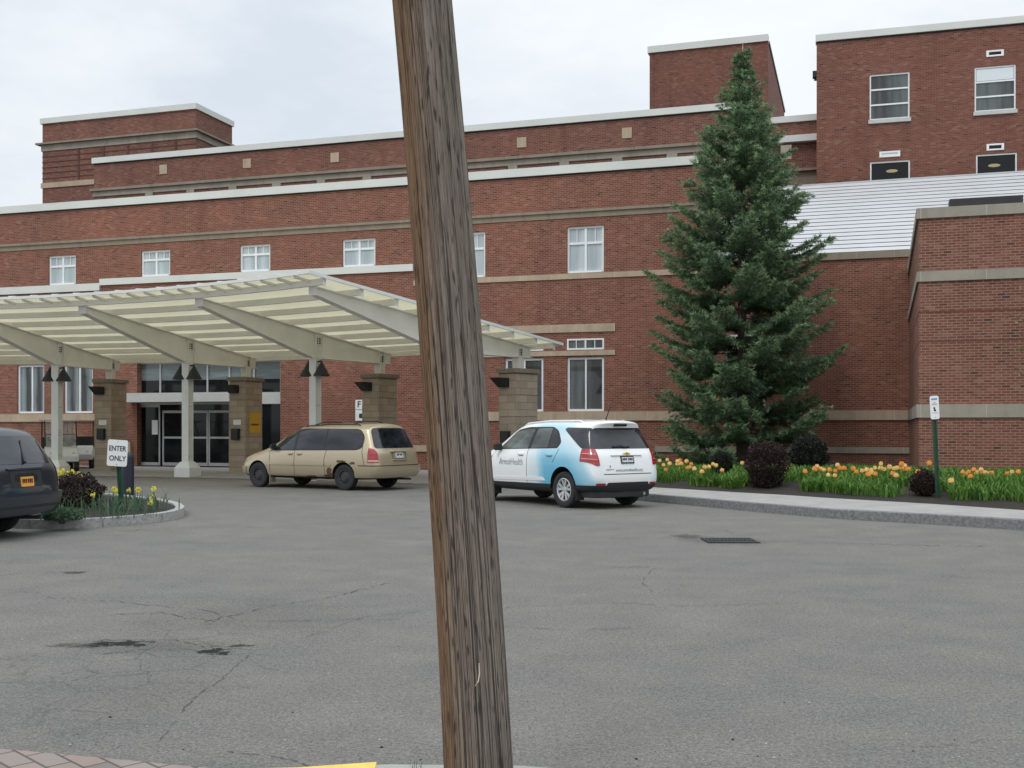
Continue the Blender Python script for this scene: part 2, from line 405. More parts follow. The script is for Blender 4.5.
def wood_mat():
    m, nt, b = new_mat('weathered_pole_wood')
    tc = nt.nodes.new('ShaderNodeTexCoord')
    sep = nt.nodes.new('ShaderNodeSeparateXYZ')
    nt.links.new(tc.outputs['UV'], sep.inputs[0])
    cmb = nt.nodes.new('ShaderNodeCombineXYZ')
    nt.links.new(sep.outputs[0], cmb.inputs[0])
    nt.links.new(sep.outputs[1], cmb.inputs[1])
    uv = cmb.outputs[0]
    g1 = noise(nt, mapping(nt, uv, (64, 4.2, 1)), 1.0, 6, 0.75)
    g2 = noise(nt, mapping(nt, uv, (190, 16.0, 1)), 1.0, 4, 0.65)
    g0 = noise(nt, mapping(nt, uv, (20, 1.1, 1)), 1.0, 5, 0.65)
    grey = ramp(nt, g1, [(0.25, (0.100, 0.086, 0.074)), (0.5, (0.200, 0.175, 0.154)), (0.75, (0.330, 0.298, 0.268))])
    brown = ramp(nt, g1, [(0.25, (0.088, 0.050, 0.027)), (0.5, (0.200, 0.124, 0.073)), (0.78, (0.31, 0.212, 0.138))])
    side = mth(nt, 'ADD', sep.outputs[0], mth(nt, 'MULTIPLY', mth(nt, 'SUBTRACT', noise(nt, mapping(nt, uv, (9, 0.4, 1)), 1.0, 3), 0.5), 0.26))
    fac = ramp(nt, side, [(0.135, (1, 1, 1)), (0.235, (0.10, 0.10, 0.10))])
    c = mixc(nt, grey, brown, fac)
    c = mixc(nt, c, ramp(nt, g0, [(0.3, (0.72, 0.70, 0.68)), (0.7, (1.16, 1.15, 1.13))]), 1.0, 'MULTIPLY')
    c = mixc(nt, c, (0.55, 0.53, 0.51), ramp(nt, g2, [(0.35, (1, 1, 1)), (0.52, (0, 0, 0))]), 'MULTIPLY')
    def split(su, sv, wid, det):
        nn = noise(nt, mapping(nt, uv, (su, sv, 1)), 1.0, det, 0.45)
        return ramp(nt, mth(nt, 'ABSOLUTE', mth(nt, 'SUBTRACT', nn, 0.5)), [(wid * 0.35, (1, 1, 1)), (wid, (0, 0, 0))])
    gap = ramp(nt, noise(nt, mapping(nt, uv, (14, 0.9, 1), (3, 1, 0)), 1.0, 2), [(0.40, (0, 0, 0)), (0.50, (1, 1, 1))])
    crack = mth(nt, 'MAXIMUM', split(15, 0.22, 0.006, 2), mth(nt, 'MULTIPLY', split(34, 0.35, 0.022, 1), gap))
    c = mixc(nt, c, (0.022, 0.018, 0.016), mth(nt, 'MULTIPLY', crack, 0.9))
    gv = nt.nodes.new('ShaderNodeTexVoronoi')
    gv.inputs['Scale'].default_value = 1.0
    gv.inputs['Randomness'].default_value = 1.0
    wv2 = nt.nodes.new('ShaderNodeVectorMath')
    wv2.operation = 'ADD'
    nt.links.new(mapping(nt, uv, (46, 17.0, 1)), wv2.inputs[0])
    n3 = nt.nodes.new('ShaderNodeTexNoise')
    n3.inputs['Scale'].default_value = 1.0
    nt.links.new(mapping(nt, uv, (60, 12, 1)), n3.inputs['Vector'])
    nt.links.new(n3.outputs['Color'], wv2.inputs[1])
    nt.links.new(wv2.outputs[0], gv.inputs['Vector'])
    gate = noise(nt, mapping(nt, uv, (11, 3.2, 1)), 1.0, 4)
    gouge = mth(nt, 'MULTIPLY', ramp(nt, gv.outputs['Distance'], [(0.17, (1, 1, 1)), (0.33, (0, 0, 0))]), ramp(nt, gate, [(0.32, (0, 0, 0)), (0.48, (1, 1, 1))]))
    c = mixc(nt, c, (0.040, 0.034, 0.030), mth(nt, 'MULTIPLY', gouge, 0.85))
    nt.links.new(c, b.inputs['Base Color'])
    b.inputs['Roughness'].default_value = 0.9
    b.inputs['Specular IOR Level'].default_value = 0.2
    hgt = mth(nt, 'SUBTRACT', mth(nt, 'SUBTRACT', mth(nt, 'ADD', mth(nt, 'MULTIPLY', g1, 0.6), mth(nt, 'MULTIPLY', g2, 0.3)), mth(nt, 'MULTIPLY', crack, 0.9)), mth(nt, 'MULTIPLY', gouge, 0.6))
    bump(nt, b, hgt, 0.6, 0.008)
    return m
M['wood'] = wood_mat()

def leaf_mat(name, stops, scale=2.5, trans=0.25, rough=0.6, spec=0.3):
    m, nt, b = new_mat(name)
    geo = nt.nodes.new('ShaderNodeNewGeometry')
    co = objco(nt)
    n1 = noise(nt, co, scale, 4, 0.7)
    v = mth(nt, 'ADD', mth(nt, 'MULTIPLY', geo.outputs['Random Per Island'], 0.45), mth(nt, 'MULTIPLY', n1, 0.6))
    c = ramp(nt, v, stops)
    nt.links.new(c, b.inputs['Base Color'])
    b.inputs['Roughness'].default_value = rough
    b.inputs['Specular IOR Level'].default_value = spec
    tr = nt.nodes.new('ShaderNodeBsdfTranslucent')
    nt.links.new(c, tr.inputs[0])
    mx = nt.nodes.new('ShaderNodeMixShader')
    mx.inputs[0].default_value = trans
    nt.links.new(b.outputs[0], mx.inputs[1])
    nt.links.new(tr.outputs[0], mx.inputs[2])
    nt.links.new(mx.outputs[0], nt.nodes['Material Output'].inputs[0])
    return m
M['needles'] = leaf_mat('spruce_needles', [(0.2, (0.040, 0.074, 0.036)), (0.5, (0.098, 0.165, 0.084)), (0.8, (0.19, 0.285, 0.16))])
M['needle_tips'] = leaf_mat('spruce_lit_new_growth', [(0.2, (0.095, 0.165, 0.075)), (0.5, (0.20, 0.31, 0.15)), (0.8, (0.34, 0.46, 0.26))])  # pale new growth; the lit look of bough tips is put into its colour
M['shrub_red'] = leaf_mat('burgundy_leaves', [(0.25, (0.016, 0.010, 0.009)), (0.6, (0.036, 0.020, 0.018)), (0.9, (0.070, 0.040, 0.034))], 6)
M['shrub_dark'] = leaf_mat('dark_green_purple_leaves', [(0.25, (0.010, 0.013, 0.010)), (0.6, (0.022, 0.026, 0.020)), (0.9, (0.045, 0.055, 0.035))], 6)
M['tulip_leaf'] = leaf_mat('tulip_leaves', [(0.2, (0.040, 0.100, 0.018)), (0.5, (0.095, 0.205, 0.034)), (0.85, (0.20, 0.35, 0.075))], 1.5, 0.35)
M['daff_leaf'] = leaf_mat('daffodil_leaves', [(0.2, (0.045, 0.09, 0.05)), (0.6, (0.085, 0.15, 0.085)), (0.9, (0.16, 0.25, 0.13))], 3, 0.3)
M['petal_orange'] = leaf_mat('orange_pink_petals', [(0.2, (0.86, 0.30, 0.07)), (0.5, (0.92, 0.45, 0.11)), (0.85, (0.94, 0.62, 0.20))], 30, 0.35)
M['petal_peach'] = leaf_mat('peach_petals', [(0.2, (0.90, 0.50, 0.18)), (0.5, (0.93, 0.66, 0.26)), (0.85, (0.94, 0.80, 0.40))], 30, 0.35)
M['petal_yellow'] = leaf_mat('yellow_petals', [(0.2, (0.72, 0.62, 0.05)), (0.6, (0.80, 0.74, 0.10)), (0.9, (0.85, 0.82, 0.30))], 30, 0.35)
M['sapling_leaf'] = leaf_mat('young_yellow_green_leaves', [(0.2, (0.10, 0.12, 0.03)), (0.6, (0.22, 0.24, 0.07)), (0.9, (0.55, 0.48, 0.28))], 5, 0.4)
M['bark'] = plain('grey_brown_bark', (0.085, 0.065, 0.05), 0.95, var=0.4, nscale=14, bumpy=0.7)

def panel_mat():
    m, nt, b = new_mat('translucent_canopy_sheet')
    co = objco(nt)
    b.inputs['Base Color'].default_value = (0.78, 0.76, 0.60, 1)
    b.inputs['Roughness'].default_value = 0.5
    tr = nt.nodes.new('ShaderNodeBsdfTranslucent')
    n1 = noise(nt, co, 0.8, 3)
    nt.links.new(ramp(nt, n1, [(0.3, (0.68, 0.64, 0.46)), (0.7, (0.75, 0.71, 0.53))]), tr.inputs[0])
    mx = nt.nodes.new('ShaderNodeMixShader')
    mx.inputs[0].default_value = 0.42
    nt.links.new(b.outputs[0], mx.inputs[1])
    nt.links.new(tr.outputs[0], mx.inputs[2])
    nt.links.new(mx.outputs[0], nt.nodes['Material Output'].inputs[0])
    return m
M['canopy_sheet'] = panel_mat()

def clear_sheet():
    m, nt, b = new_mat('clear_plastic_sheet')
    n1 = noise(nt, objco(nt), 6, 3)
    nt.links.new(ramp(nt, n1, [(0.3, (0.5, 0.52, 0.52)), (0.7, (0.8, 0.82, 0.82))]), b.inputs['Base Color'])
    b.inputs['Roughness'].default_value = 0.15
    b.inputs['Alpha'].default_value = 0.38
    return m
M['clear'] = clear_sheet()

# ------------------------------------------------------------------ mesh building
class MB:
    def __init__(s):
        s.v, s.f, s.m, s.sm, s.mats = [], [], [], [], []
    def mat(s, m):
        m = M[m] if isinstance(m, str) else m
        if m not in s.mats:
            s.mats.append(m)
        return s.mats.index(m)
    def add(s, vs, fs, m, smooth=False):
        k = len(s.v)
        i = s.mat(m)
        s.v += [tuple(p) for p in vs]
        for f in fs:
            s.f.append(tuple(k + a for a in f))
            s.m.append(i)
            s.sm.append(smooth)
        return s
    def quad(s, a, b, c, d, m):
        return s.add([a, b, c, d], [(0, 1, 2, 3)], m)
    def box(s, x0, x1, y0, y1, z0, z1, m):
        vs = [(x, y, z) for z in (z0, z1) for y in (y0, y1) for x in (x0, x1)]
        return s.add(vs, [(0, 2, 3, 1), (4, 5, 7, 6), (0, 1, 5, 4), (2, 6, 7, 3), (0, 4, 6, 2), (1, 3, 7, 5)], m)
    def prism(s, poly, z0, z1, m, mtop=None):           # poly in x, y, counter-clockwise
        n = len(poly)
        vs = [(x, y, z0) for x, y in poly] + [(x, y, z1) for x, y in poly]
        s.add(vs, [tuple(range(n - 1, -1, -1))] + [(i, (i + 1) % n, n + (i + 1) % n, n + i) for i in range(n)], m)
        return s.add([(x, y, z1) for x, y in poly], [tuple(range(n))], mtop or m)
    def tube(s, pts, rad, m, n=10, smooth=True, cap=True):
        pts = [Vector(p) for p in pts]
        rs = rad if isinstance(rad, (list, tuple)) else [rad] * len(pts)
        vs = []
        t0 = (pts[1] - pts[0]).normalized()
        a = t0.orthogonal().normalized()
        for i, p in enumerate(pts):
            t = (pts[min(i + 1, len(pts) - 1)] - pts[max(i - 1, 0)]).normalized()
            a = (a - t * a.dot(t)).normalized()
            b = t.cross(a)
            for k in range(n):
                w = 2 * PI * k / n
                vs.append(p + (a * math.cos(w) + b * math.sin(w)) * rs[i])
        fs = [(i * n + k, i * n + (k + 1) % n, (i + 1) * n + (k + 1) % n, (i + 1) * n + k) for i in range(len(pts) - 1) for k in range(n)]
        if cap:
            fs += [tuple(range(n - 1, -1, -1)), tuple((len(pts) - 1) * n + k for k in range(n))]
        return s.add(vs, fs, m, smooth)
    def lathe(s, prof, m, n=24, c=(0, 0, 0), axis='z', smooth=True):
        vs = []
        for r, h in prof:
            for k in range(n):
                w = 2 * PI * k / n
                p = (r * math.cos(w), r * math.sin(w), h)
                if axis == 'y':
                    p = (p[0], p[2], -p[1])
                if axis == 'x':
                    p = (p[2], p[0], p[1])
                vs.append((c[0] + p[0], c[1] + p[1], c[2] + p[2]))
        fs = [(i * n + k, i * n + (k + 1) % n, (i + 1) * n + (k + 1) % n, (i + 1) * n + k) for i in range(len(prof) - 1) for k in range(n)]
        return s.add(vs, fs, m, smooth)
    def build(s, name, parent=None, loc=None, rotz=0.0, bevel=0.0):
        me = bpy.data.meshes.new(name)
        me.from_pydata(s.v, [], s.f)
        for m in s.mats:
            me.materials.append(m)
        me.polygons.foreach_set('material_index', s.m)
        me.polygons.foreach_set('use_smooth', s.sm)
        me.update()
        if any(s.sm):
            me.set_sharp_from_angle(angle=R(40))
        o = bpy.data.objects.new(name, me)
        COL.objects.link(o)
        if parent is not None:
            o.parent = parent
        if loc is not None:
            o.location = loc
        o.rotation_euler.z = rotz
        if bevel:
            md = o.modifiers.new('edge', 'BEVEL')
            md.width = bevel
            md.segments = 2
            md.limit_method = 'ANGLE'
        return o

def np_mesh(name, V, Fc, mats, parent=None, mi=None, smooth=False):
    me = bpy.data.meshes.new(name)
    n, k = Fc.shape
    me.vertices.add(len(V))
    me.vertices.foreach_set('co', V.astype(np.float32).ravel())
    me.loops.add(n * k)
    me.loops.foreach_set('vertex_index', Fc.astype(np.int32).ravel())
    me.polygons.add(n)
    me.polygons.foreach_set('loop_start', np.arange(0, n * k, k, dtype=np.int32))
    me.polygons.foreach_set('loop_total', np.full(n, k, dtype=np.int32))
    for m in mats:
        me.materials.append(M[m])
    if mi is not None:
        me.polygons.foreach_set('material_index', mi.astype(np.int32))
    me.polygons.foreach_set('use_smooth', np.full(n, smooth))
    me.update(calc_edges=True)
    o = bpy.data.objects.new(name, me)
    COL.objects.link(o)
    if parent is not None:
        o.parent = parent
    return o

def tag(o, label=None, cat=None, group=None, kind=None):
    if label: o['label'] = label
    if cat: o['category'] = cat
    if group: o['group'] = group
    if kind: o['kind'] = kind
    return o

def thing(name, label, cat, loc=(0, 0, 0), rotz=0.0, group=None):
    o = bpy.data.objects.new(name, None)
    COL.objects.link(o)
    o.location = loc
    o.rotation_euler.z = rotz
    o.empty_display_size = 0.2
    return tag(o, label, cat, group)

def copy_tree(o, parent=None):
    c = o.copy()
    COL.objects.link(c)
    if parent is not None:
        c.parent = parent
    for ch in list(o.children):
        copy_tree(ch, c)
    return c

def text(name, body, size, mat, parent, loc, rot, align='CENTER', xs=1.0, bold=0.0, ext=0.001, shear=0.0):
    cu = bpy.data.curves.new(name, 'FONT')
    cu.body = body
    cu.size = size
    cu.align_x = align
    cu.align_y = 'CENTER'
    cu.extrude = ext
    cu.offset = bold
    cu.shear = shear
    cu.materials.append(M[mat])
    tmp = bpy.data.objects.new(name, cu)
    COL.objects.link(tmp)
    dg = bpy.context.evaluated_depsgraph_get()
    me = bpy.data.meshes.new_from_object(tmp.evaluated_get(dg))
    bpy.data.objects.remove(tmp, do_unlink=True)
    o = bpy.data.objects.new(name, me)
    COL.objects.link(o)
    o.parent = parent
    o.location = loc
    o.rotation_euler = rot
    o.scale = (xs, 1, 1)
    return o

# ------------------------------------------------------------------ camera, world, sun
cam = bpy.data.cameras.new('camera')
cam.sensor_width = 36
cam.lens = 36 * F / 1024
cam.shift_y = (HZ - 384) / 1024
cam.clip_end = 3000
co = bpy.data.objects.new('camera', cam)
COL.objects.link(co)
co.location = (0, 0, H)
co.rotation_euler = (R(90), 0, 0)
sc.camera = co

SUN_EL, SUN_AZ = R(52), R(215)      # azimuth from +Y clockwise: behind the camera, to the left
w = bpy.data.worlds.new('World')
sc.world = w
w.use_nodes = True
nt = w.node_tree
bg = nt.nodes['Background']
sky = nt.nodes.new('ShaderNodeTexSky')
sky.sky_type = 'NISHITA'
sky.sun_disc = False
sky.sun_elevation = SUN_EL
sky.sun_rotation = SUN_AZ
sky.air_density = 1.0
sky.dust_density = 2.0
tc = nt.nodes.new('ShaderNodeTexCoord')
n1 = noise(nt, mapping(nt, tc.outputs['Generated'], (1.0, 1.0, 2.2), (0.9, 0.2, 0.0)), 1.9, 6, 0.55)
n2 = noise(nt, mapping(nt, tc.outputs['Generated'], (1.0, 1.0, 2.4), (0.3, 0.7, 0.5)), 5.5, 5, 0.6)
nv = mth(nt, 'ADD', mth(nt, 'MULTIPLY', n1, 0.75), mth(nt, 'MULTIPLY', n2, 0.25))
cloud = ramp(nt, nv, [(0.38, (7.6, 8.3, 9.1)), (0.48, (8.9, 9.4, 9.9)), (0.57, (9.9, 10.3, 10.5)), (0.72, (11.0, 11.1, 11.1))])
sepw = nt.nodes.new('ShaderNodeSeparateXYZ')
nt.links.new(tc.outputs['Generated'], sepw.inputs[0])
# an overcast sky is brighter overhead than at the horizon
zen = ramp(nt, sepw.outputs[2], [(0.0, (0.95, 0.95, 0.95)), (0.40, (1.05, 1.05, 1.05)), (1.0, (2.3, 2.3, 2.3))])
cloud = mixc(nt, cloud, zen, 1.0, 'MULTIPLY')
final = mixc(nt, sky.outputs[0], cloud, 0.88)
nt.links.new(final, bg.inputs['Color'])
bg.inputs['Strength'].default_value = 0.10

sl = bpy.data.lights.new('sun', 'SUN')
sl.energy = 0.7
sl.angle = R(14)
sl.color = (1.0, 0.96, 0.90)
so = bpy.data.objects.new('sun', sl)
COL.objects.link(so)
sd = Vector((math.sin(SUN_AZ) * math.cos(SUN_EL), math.cos(SUN_AZ) * math.cos(SUN_EL), math.sin(SUN_EL)))
so.rotation_euler = (-sd).to_track_quat('-Z', 'Y').to_euler()
so.location = sd * 60

sc.view_settings.view_transform = 'Standard'
sc.view_settings.look = 'None'
sc.view_settings.gamma = 1.0
sc.view_settings.exposure = 0.0
sc.cycles.max_bounces = 8
# ------------------------------------------------------------------ ground
CA = dict(cx=-21.8749, cy=6.8752, R=34.4823, a0=0.2059, st=0.1628, Rc=31.2311, Rt=26.4966)
def P(r, a, z=None):
    x, y = CA['cx'] + r * math.sin(a), CA['cy'] + r * math.cos(a)
    return (x, y) if z is None else (x, y, z)

mb = MB()
mb.quad((-700, -300, 0), (700, -300, 0), (700, 1100, 0), (-700, 1100, 0), 'asphalt')
tag(mb.build('asphalt_ground'), kind='structure')

# entrance slab under the canopy
ar = [P(30.95, CA['a0'] + CA['st'] * t) for t in np.linspace(-1.6, 3.35, 40)]
mb = MB()
mb.prism(ar + [(6.5, 38.0), (-24.0, 47.5), (-32, 47.5)], -0.05, 0.03, 'concrete')
tag(mb.build('entrance_pavement'), kind='structure')

# sidewalk with its granite kerb on the right
ZS = 0.17
front = [G(x, y, ZS) for x, y in ((1180, 534.5), (1100, 527), (1024, 519.5), (930, 514), (832, 509), (785, 505.2), (740, 501.6), (695, 497.6), (651, 494), (600, 489.6), (560, 486), (515, 482.6), (470, 480), (446, 479))]
back = [G(x, y, ZS) for x, y in ((1180, 520), (1100, 515), (1024, 510), (930, 503.6), (832, 498), (785, 494.8), (734, 492), (695, 489.6), (659, 487.5), (600, 484), (560, 481.5), (515, 478.2), (480, 476), (446, 474.6))]
def inset(poly, back, t):
    out = []
    for (x, y), (bx, by) in zip(poly, back):
        d = math.hypot(bx - x, by - y)
        out.append((x + (bx - x) * t / d, y + (by - y) * t / d))
    return out
kin = inset(front, back, 0.16)
mb = MB()
n = len(front)
for i in range(n - 1):
    a, b, c, d = front[i], front[i + 1], kin[i + 1], kin[i]
    mb.quad((*a, -0.05), (*b, -0.05), (*b, ZS - 0.015), (*a, ZS - 0.015), 'granite')
    a2, b2 = inset([a, b], [back[i], back[i + 1]], 0.015)
    mb.quad((*a, ZS - 0.015), (*b, ZS - 0.015), (*b2, ZS), (*a2, ZS), 'granite')
    mb.quad((*a2, ZS), (*b2, ZS), (*c, ZS), (*d, ZS), 'granite')
mb.quad((*front[-1], -0.05), (*back[-1], -0.05), (*back[-1], ZS), (*front[-1], ZS), 'granite')
tag(mb.build('granite_kerb'), kind='structure')
mb = MB()
for i in range(n - 1):
    mb.quad((*kin[i], ZS - 0.003), (*kin[i + 1], ZS - 0.003), (*back[i + 1], ZS - 0.003), (*back[i], ZS - 0.003), 'concrete')
tag(mb.build('concrete_sidewalk'), kind='structure')

# planted bed rising from the sidewalk to the walls
bx = np.array([p[0] for p in back][::-1]); by = np.array([p[1] for p in back][::-1])
def yback(x): return np.interp(x, bx, by)
def bedz(x, y):
    d = np.maximum(0, y - yback(x))
    rise = np.interp(x, [2, 6, 9, 30], [0.10, 0.22, 0.34, 0.42])
    return 0.15 + np.minimum(rise, 0.055 * d)
gx = np.linspace(bx[0] + 0.5, bx[-1], 90)
mb = MB()
rows = []
vs = []
for x in gx:
    y0 = float(yback(x))
    for t in np.linspace(0, 1, 26):
        y = y0 + t * (41.5 - y0)
        z = float(bedz(x, y)) + (0.02 * math.sin(x * 7.1 + y * 3) * math.sin(y * 5.3) if t > 0 else 0)
        vs.append((x, y, z))
fs = [(i * 26 + j, (i + 1) * 26 + j, (i + 1) * 26 + j + 1, i * 26 + j + 1) for i in range(89) for j in range(25)]
mb.add(vs, fs, 'mulch')
tag(mb.build('mulch_bed'), kind='structure')

# near sidewalk the camera stands on: pavers, a concrete strip and a yellow kerb stone
zp = 0.12
e = [G(-220, 728, zp), G(0, 748.5, zp), G(110, 758.5, zp), G(226, 769.5, zp)]
mb = MB()
pts = e + [(e[-1][0] + 0.15, 1.5), (e[0][0], 1.5)]
mb.prism(pts[::-1], -0.04, zp, 'pavers')
tag(mb.build('paver_sidewalk'), kind='structure')
mb = MB()
c0 = [G(318, 769.5, zp - 0.02), G(384, 764.3, zp - 0.02), G(520, 765.5, zp - 0.02), G(640, 775, zp - 0.02), G(1300, 800, zp - 0.02)]
mb.prism((c0 + [(6, 1.2), (e[-1][0] + 0.152, 1.2)])[::-1], -0.04, zp - 0.02, 'concrete')
tag(mb.build('concrete_footway'), kind='structure')
a, b = G(296, 767.5, 0.15), G(376.5, 761.8, 0.15)
mb = MB()
mb.prism([(a[0] - 0.2, a[1] - 0.19), (b[0] + 0.01, b[1] - 0.16), b, a, (a[0] - 0.22, a[1] - 0.015)], -0.03, 0.15, 'yellow_paint')
tag(mb.build('yellow_kerb_stone', bevel=0.012), 'kerb stone painted yellow at the near edge of the road', 'kerb stone')

# cracks and patches in the asphalt
def crack(mb, pts, wid, seed, z=0.0045, jit=1.0):
    r = random.Random(seed)
    wid *= 0.42
    q = []
    for (x0, y0), (x1, y1) in zip(pts, pts[1:]):
        m = max(2, int(math.hypot(x1 - x0, (y1 - y0) * 3) / 5))
        for k in range(m):
            t = k / m
            q.append((x0 + (x1 - x0) * t + r.uniform(-1.6, 1.6) * jit, y0 + (y1 - y0) * t + r.uniform(-0.9, 0.9) * jit))
    q.append(pts[-1])
    q = [Vector((*G(x, y), z)) for x, y in q]
    run = []
    for i in range(len(q) - 1):
        if r.random() < 0.25:
            continue
        d = (q[i + 1] - q[i])
        nrm = Vector((-d.y, d.x, 0)).normalized()
        w0, w1 = wid * r.uniform(0.4, 1.2), wid * r.uniform(0.4, 1.2)
        mb.add([q[i] - nrm * w0, q[i] + nrm * w0, q[i + 1] + nrm * w1, q[i + 1] - nrm * w1], [(0, 3, 2, 1)], 'asphalt_crack')
mb = MB()
crack(mb, [(205, 622), (280, 605), (330, 598), (392, 582)], 0.012, 1)
crack(mb, [(45, 598), (120, 602), (200, 610), (250, 622)], 0.010, 2)
crack(mb, [(110, 615), (160, 613), (215, 622)], 0.010, 3)
crack(mb, [(60, 645), (105, 640), (180, 641), (205, 648)], 0.012, 4)
crack(mb, [(248, 655), (226, 676), (192, 700), (182, 713)], 0.007, 5)
crack(mb, [(176, 720), (166, 733), (160, 741)], 0.006, 25)
crack(mb, [(226, 752), (260, 755), (290, 760), (312, 767)], 0.008, 6)
crack(mb, [(270, 622), (330, 620), (400, 620)], 0.009, 7)
crack(mb, [(100, 655), (140, 650), (196, 650)], 0.010, 8)
crack(mb, [(757, 541.5), (840, 543.5), (940, 546), (1024, 547.5)], 0.012, 9)
crack(mb, [(600, 539), (660, 538), (704, 541)], 0.011, 10)
crack(mb, [(600, 567), (660, 567.5), (695, 568.5)], 0.011, 11)
crack(mb, [(656, 568), (645, 577), (644, 584), (652, 592)], 0.010, 12)
crack(mb, [(500, 608), (600, 603), (700, 606), (800, 603)], 0.008, 13)
crack(mb, [(500, 626), (560, 630), (640, 629)], 0.009, 14)
crack(mb, [(920, 748), (950, 746), (985, 741)], 0.006, 15)
crack(mb, [(60, 531.5), (120, 531), (185, 528), (300, 526)], 0.014, 16)
crack(mb, [(0, 575), (40, 573), (90, 571)], 0.010, 17)
crack(mb, [(300, 640), (360, 618), (420, 612)], 0.007, 18)
tag(mb.build('asphalt_cracks'), kind='structure')

# drain grate in the road
g = G(730, 541)
t = thing('drain_grate', 'dark square drain grate set in the asphalt in front of the sidewalk', 'drain grate', (g[0], g[1], 0))
mb = MB()
mb.box(-0.37, 0.37, -0.31, 0.31, -0.02, 0.006, 'under')
mb.build('sump', t)
mb = MB()
for k in range(13):
    x = -0.33 + 0.055 * k
    mb.box(x - 0.011, x + 0.011, -0.28, 0.28, 0.0, 0.013, 'steel_rim')
for y in (-0.28, 0.0, 0.28):
    mb.box(-0.355, 0.355, y - 0.022, y + 0.022, 0.0, 0.016, 'steel_rim')
mb.build('bars', t)

# ------------------------------------------------------------------ buildings
class Bld:
    def __init__(s, name, label, u, d, th=TH):
        s.th, s.u, s.d = th, u, d
        c, si = math.cos(th), math.sin(th)
        s.e = thing(name, label, 'building', (u * c + d * si, -u * si + d * c, 0), -th)
    def part(s, mb, name, parent=None, label=None):
        o = mb.build(name, parent or s.e)
        if parent is None:
            o.location = (-s.u, -s.d, 0)
        if label:
            o['label'] = label
        return o

def wall_panel(mb, u0, u1, z0, z1, d, holes, m, rev=0.14, mrev=None):
    us = sorted({u0, u1} | {h for q in holes for h in q[:2]})
    zs = sorted({z0, z1} | {h for q in holes for h in q[2:4]})
    us = [x for x in us if u0 <= x <= u1]
    zs = [x for x in zs if z0 <= x <= z1]
    for a, b in zip(us, us[1:]):
        for c, e_ in zip(zs, zs[1:]):
            mu, mz = (a + b) / 2, (c + e_) / 2
            if any(q[0] < mu < q[1] and q[2] < mz < q[3] for q in holes):
                continue
            mb.quad((a, d, c), (b, d, c), (b, d, e_), (a, d, e_), m)
    for q in holes:
        a, b, c, e_ = q[:4]
        r = q[4] if len(q) > 4 else rev
        k = mrev or m
        mb.quad((a, d, c), (a, d, e_), (a, d + r, e_), (a, d + r, c), k)
        mb.quad((b, d, c), (b, d + r, c), (b, d + r, e_), (b, d, e_), k)
        mb.quad((a, d, e_), (b, d, e_), (b, d + r, e_), (a, d + r, e_), k)
        mb.quad((a, d, c), (a, d + r, c), (b, d + r, c), (b, d, c), k)

def shell(mb, u0, u1, d0, d1, z0, z1, m, mtop='dark_gap', front=False):
    mb.quad((u0, d1, z0), (u0, d0, z0), (u0, d0, z1), (u0, d1, z1), m)
    mb.quad((u1, d0, z0), (u1, d1, z0), (u1, d1, z1), (u1, d0, z1), m)
    mb.quad((u1, d1, z0), (u0, d1, z0), (u0, d1, z1), (u1, d1, z1), m)
    mb.quad((u0, d0, z1), (u1, d0, z1), (u1, d1, z1), (u0, d1, z1), mtop)
    if front:
        mb.quad((u0, d0, z0), (u1, d0, z0), (u1, d0, z1), (u0, d0, z1), m)

def window(B, u0, u1, z0, z1, d, glass='blind', vs=(0.5,), hs=(), fw=0.07, bw=0.055, fmat='white_frame', rec=0.10, top=None, tops=(), sill=False, minor=None):
    """frame with bars; vs and hs are bar positions as shares; tops: extra uprights above the highest crossbar"""
    mb = MB()
    y0, y1 = d + rec - 0.03, d + rec + 0.05
    mb.box(u0, u0 + fw, y0, y1, z0, z1, fmat)
    mb.box(u1 - fw, u1, y0, y1, z0, z1, fmat)
    mb.box(u0 + fw, u1 - fw, y0, y1, z1 - fw, z1, fmat)
    mb.box(u0 + fw, u1 - fw, y0 - (0.05 if sill else 0), y1, z0, z0 + fw, fmat)
    W, Hh = u1 - u0, z1 - z0
    for v in vs:
        x = u0 + W * v
        mb.box(x - bw / 2, x + bw / 2, y0 + 0.004, y1, z0 + fw, z1 - fw, fmat)
    for h in hs:
        z = z0 + Hh * h
        mb.box(u0 + fw, u1 - fw, y0 + 0.008, y1, z - bw / 2, z + bw / 2, fmat)
    for v in tops:
        x = u0 + W * v
        zt = z0 + Hh * max(hs) if hs else z0 + fw
        mb.box(x - 0.014, x + 0.014, y0 + 0.012, y1, zt, z1 - fw, fmat)
    f = B.part(mb, 'window')
    mb = MB()
    mb.quad((u0 + fw, y1 - 0.03, z0 + fw), (u1 - fw, y1 - 0.03, z0 + fw), (u1 - fw, y1 - 0.03, z1 - fw), (u0 + fw, y1 - 0.03, z1 - fw), glass)
    B.part(mb, 'pane', f)
    return f

D0 = 39.3
uL, uR, uE = Fu(-420, D0), Fu(697.5, D0), Fu(960, D0)
B = Bld('hospital_building', 'long red brick hospital building with stone bands and stepped white rooflines behind the canopy', Fu(420, D0), D0)
# upper floor windows
zt, zb = Fz(585, 226, D0), Fz(585, 272.6, D0)
up = []
for x0, x1 in ((-54, -24), (48.5, 75.7), (141, 170), (239.8, 270.2), (342.3, 375.3), (449.5, 485.2), (567, 603.8)):
    lowz_ = zb if x0 > 420 else (Fz(50, 285.4, D0) if x0 < 100 else Fz(307, 269.0, D0))
    up.append((Fu(x0, D0), Fu(x1, D0), lowz_ + (0.004 if x0 < 420 else 0), zt))
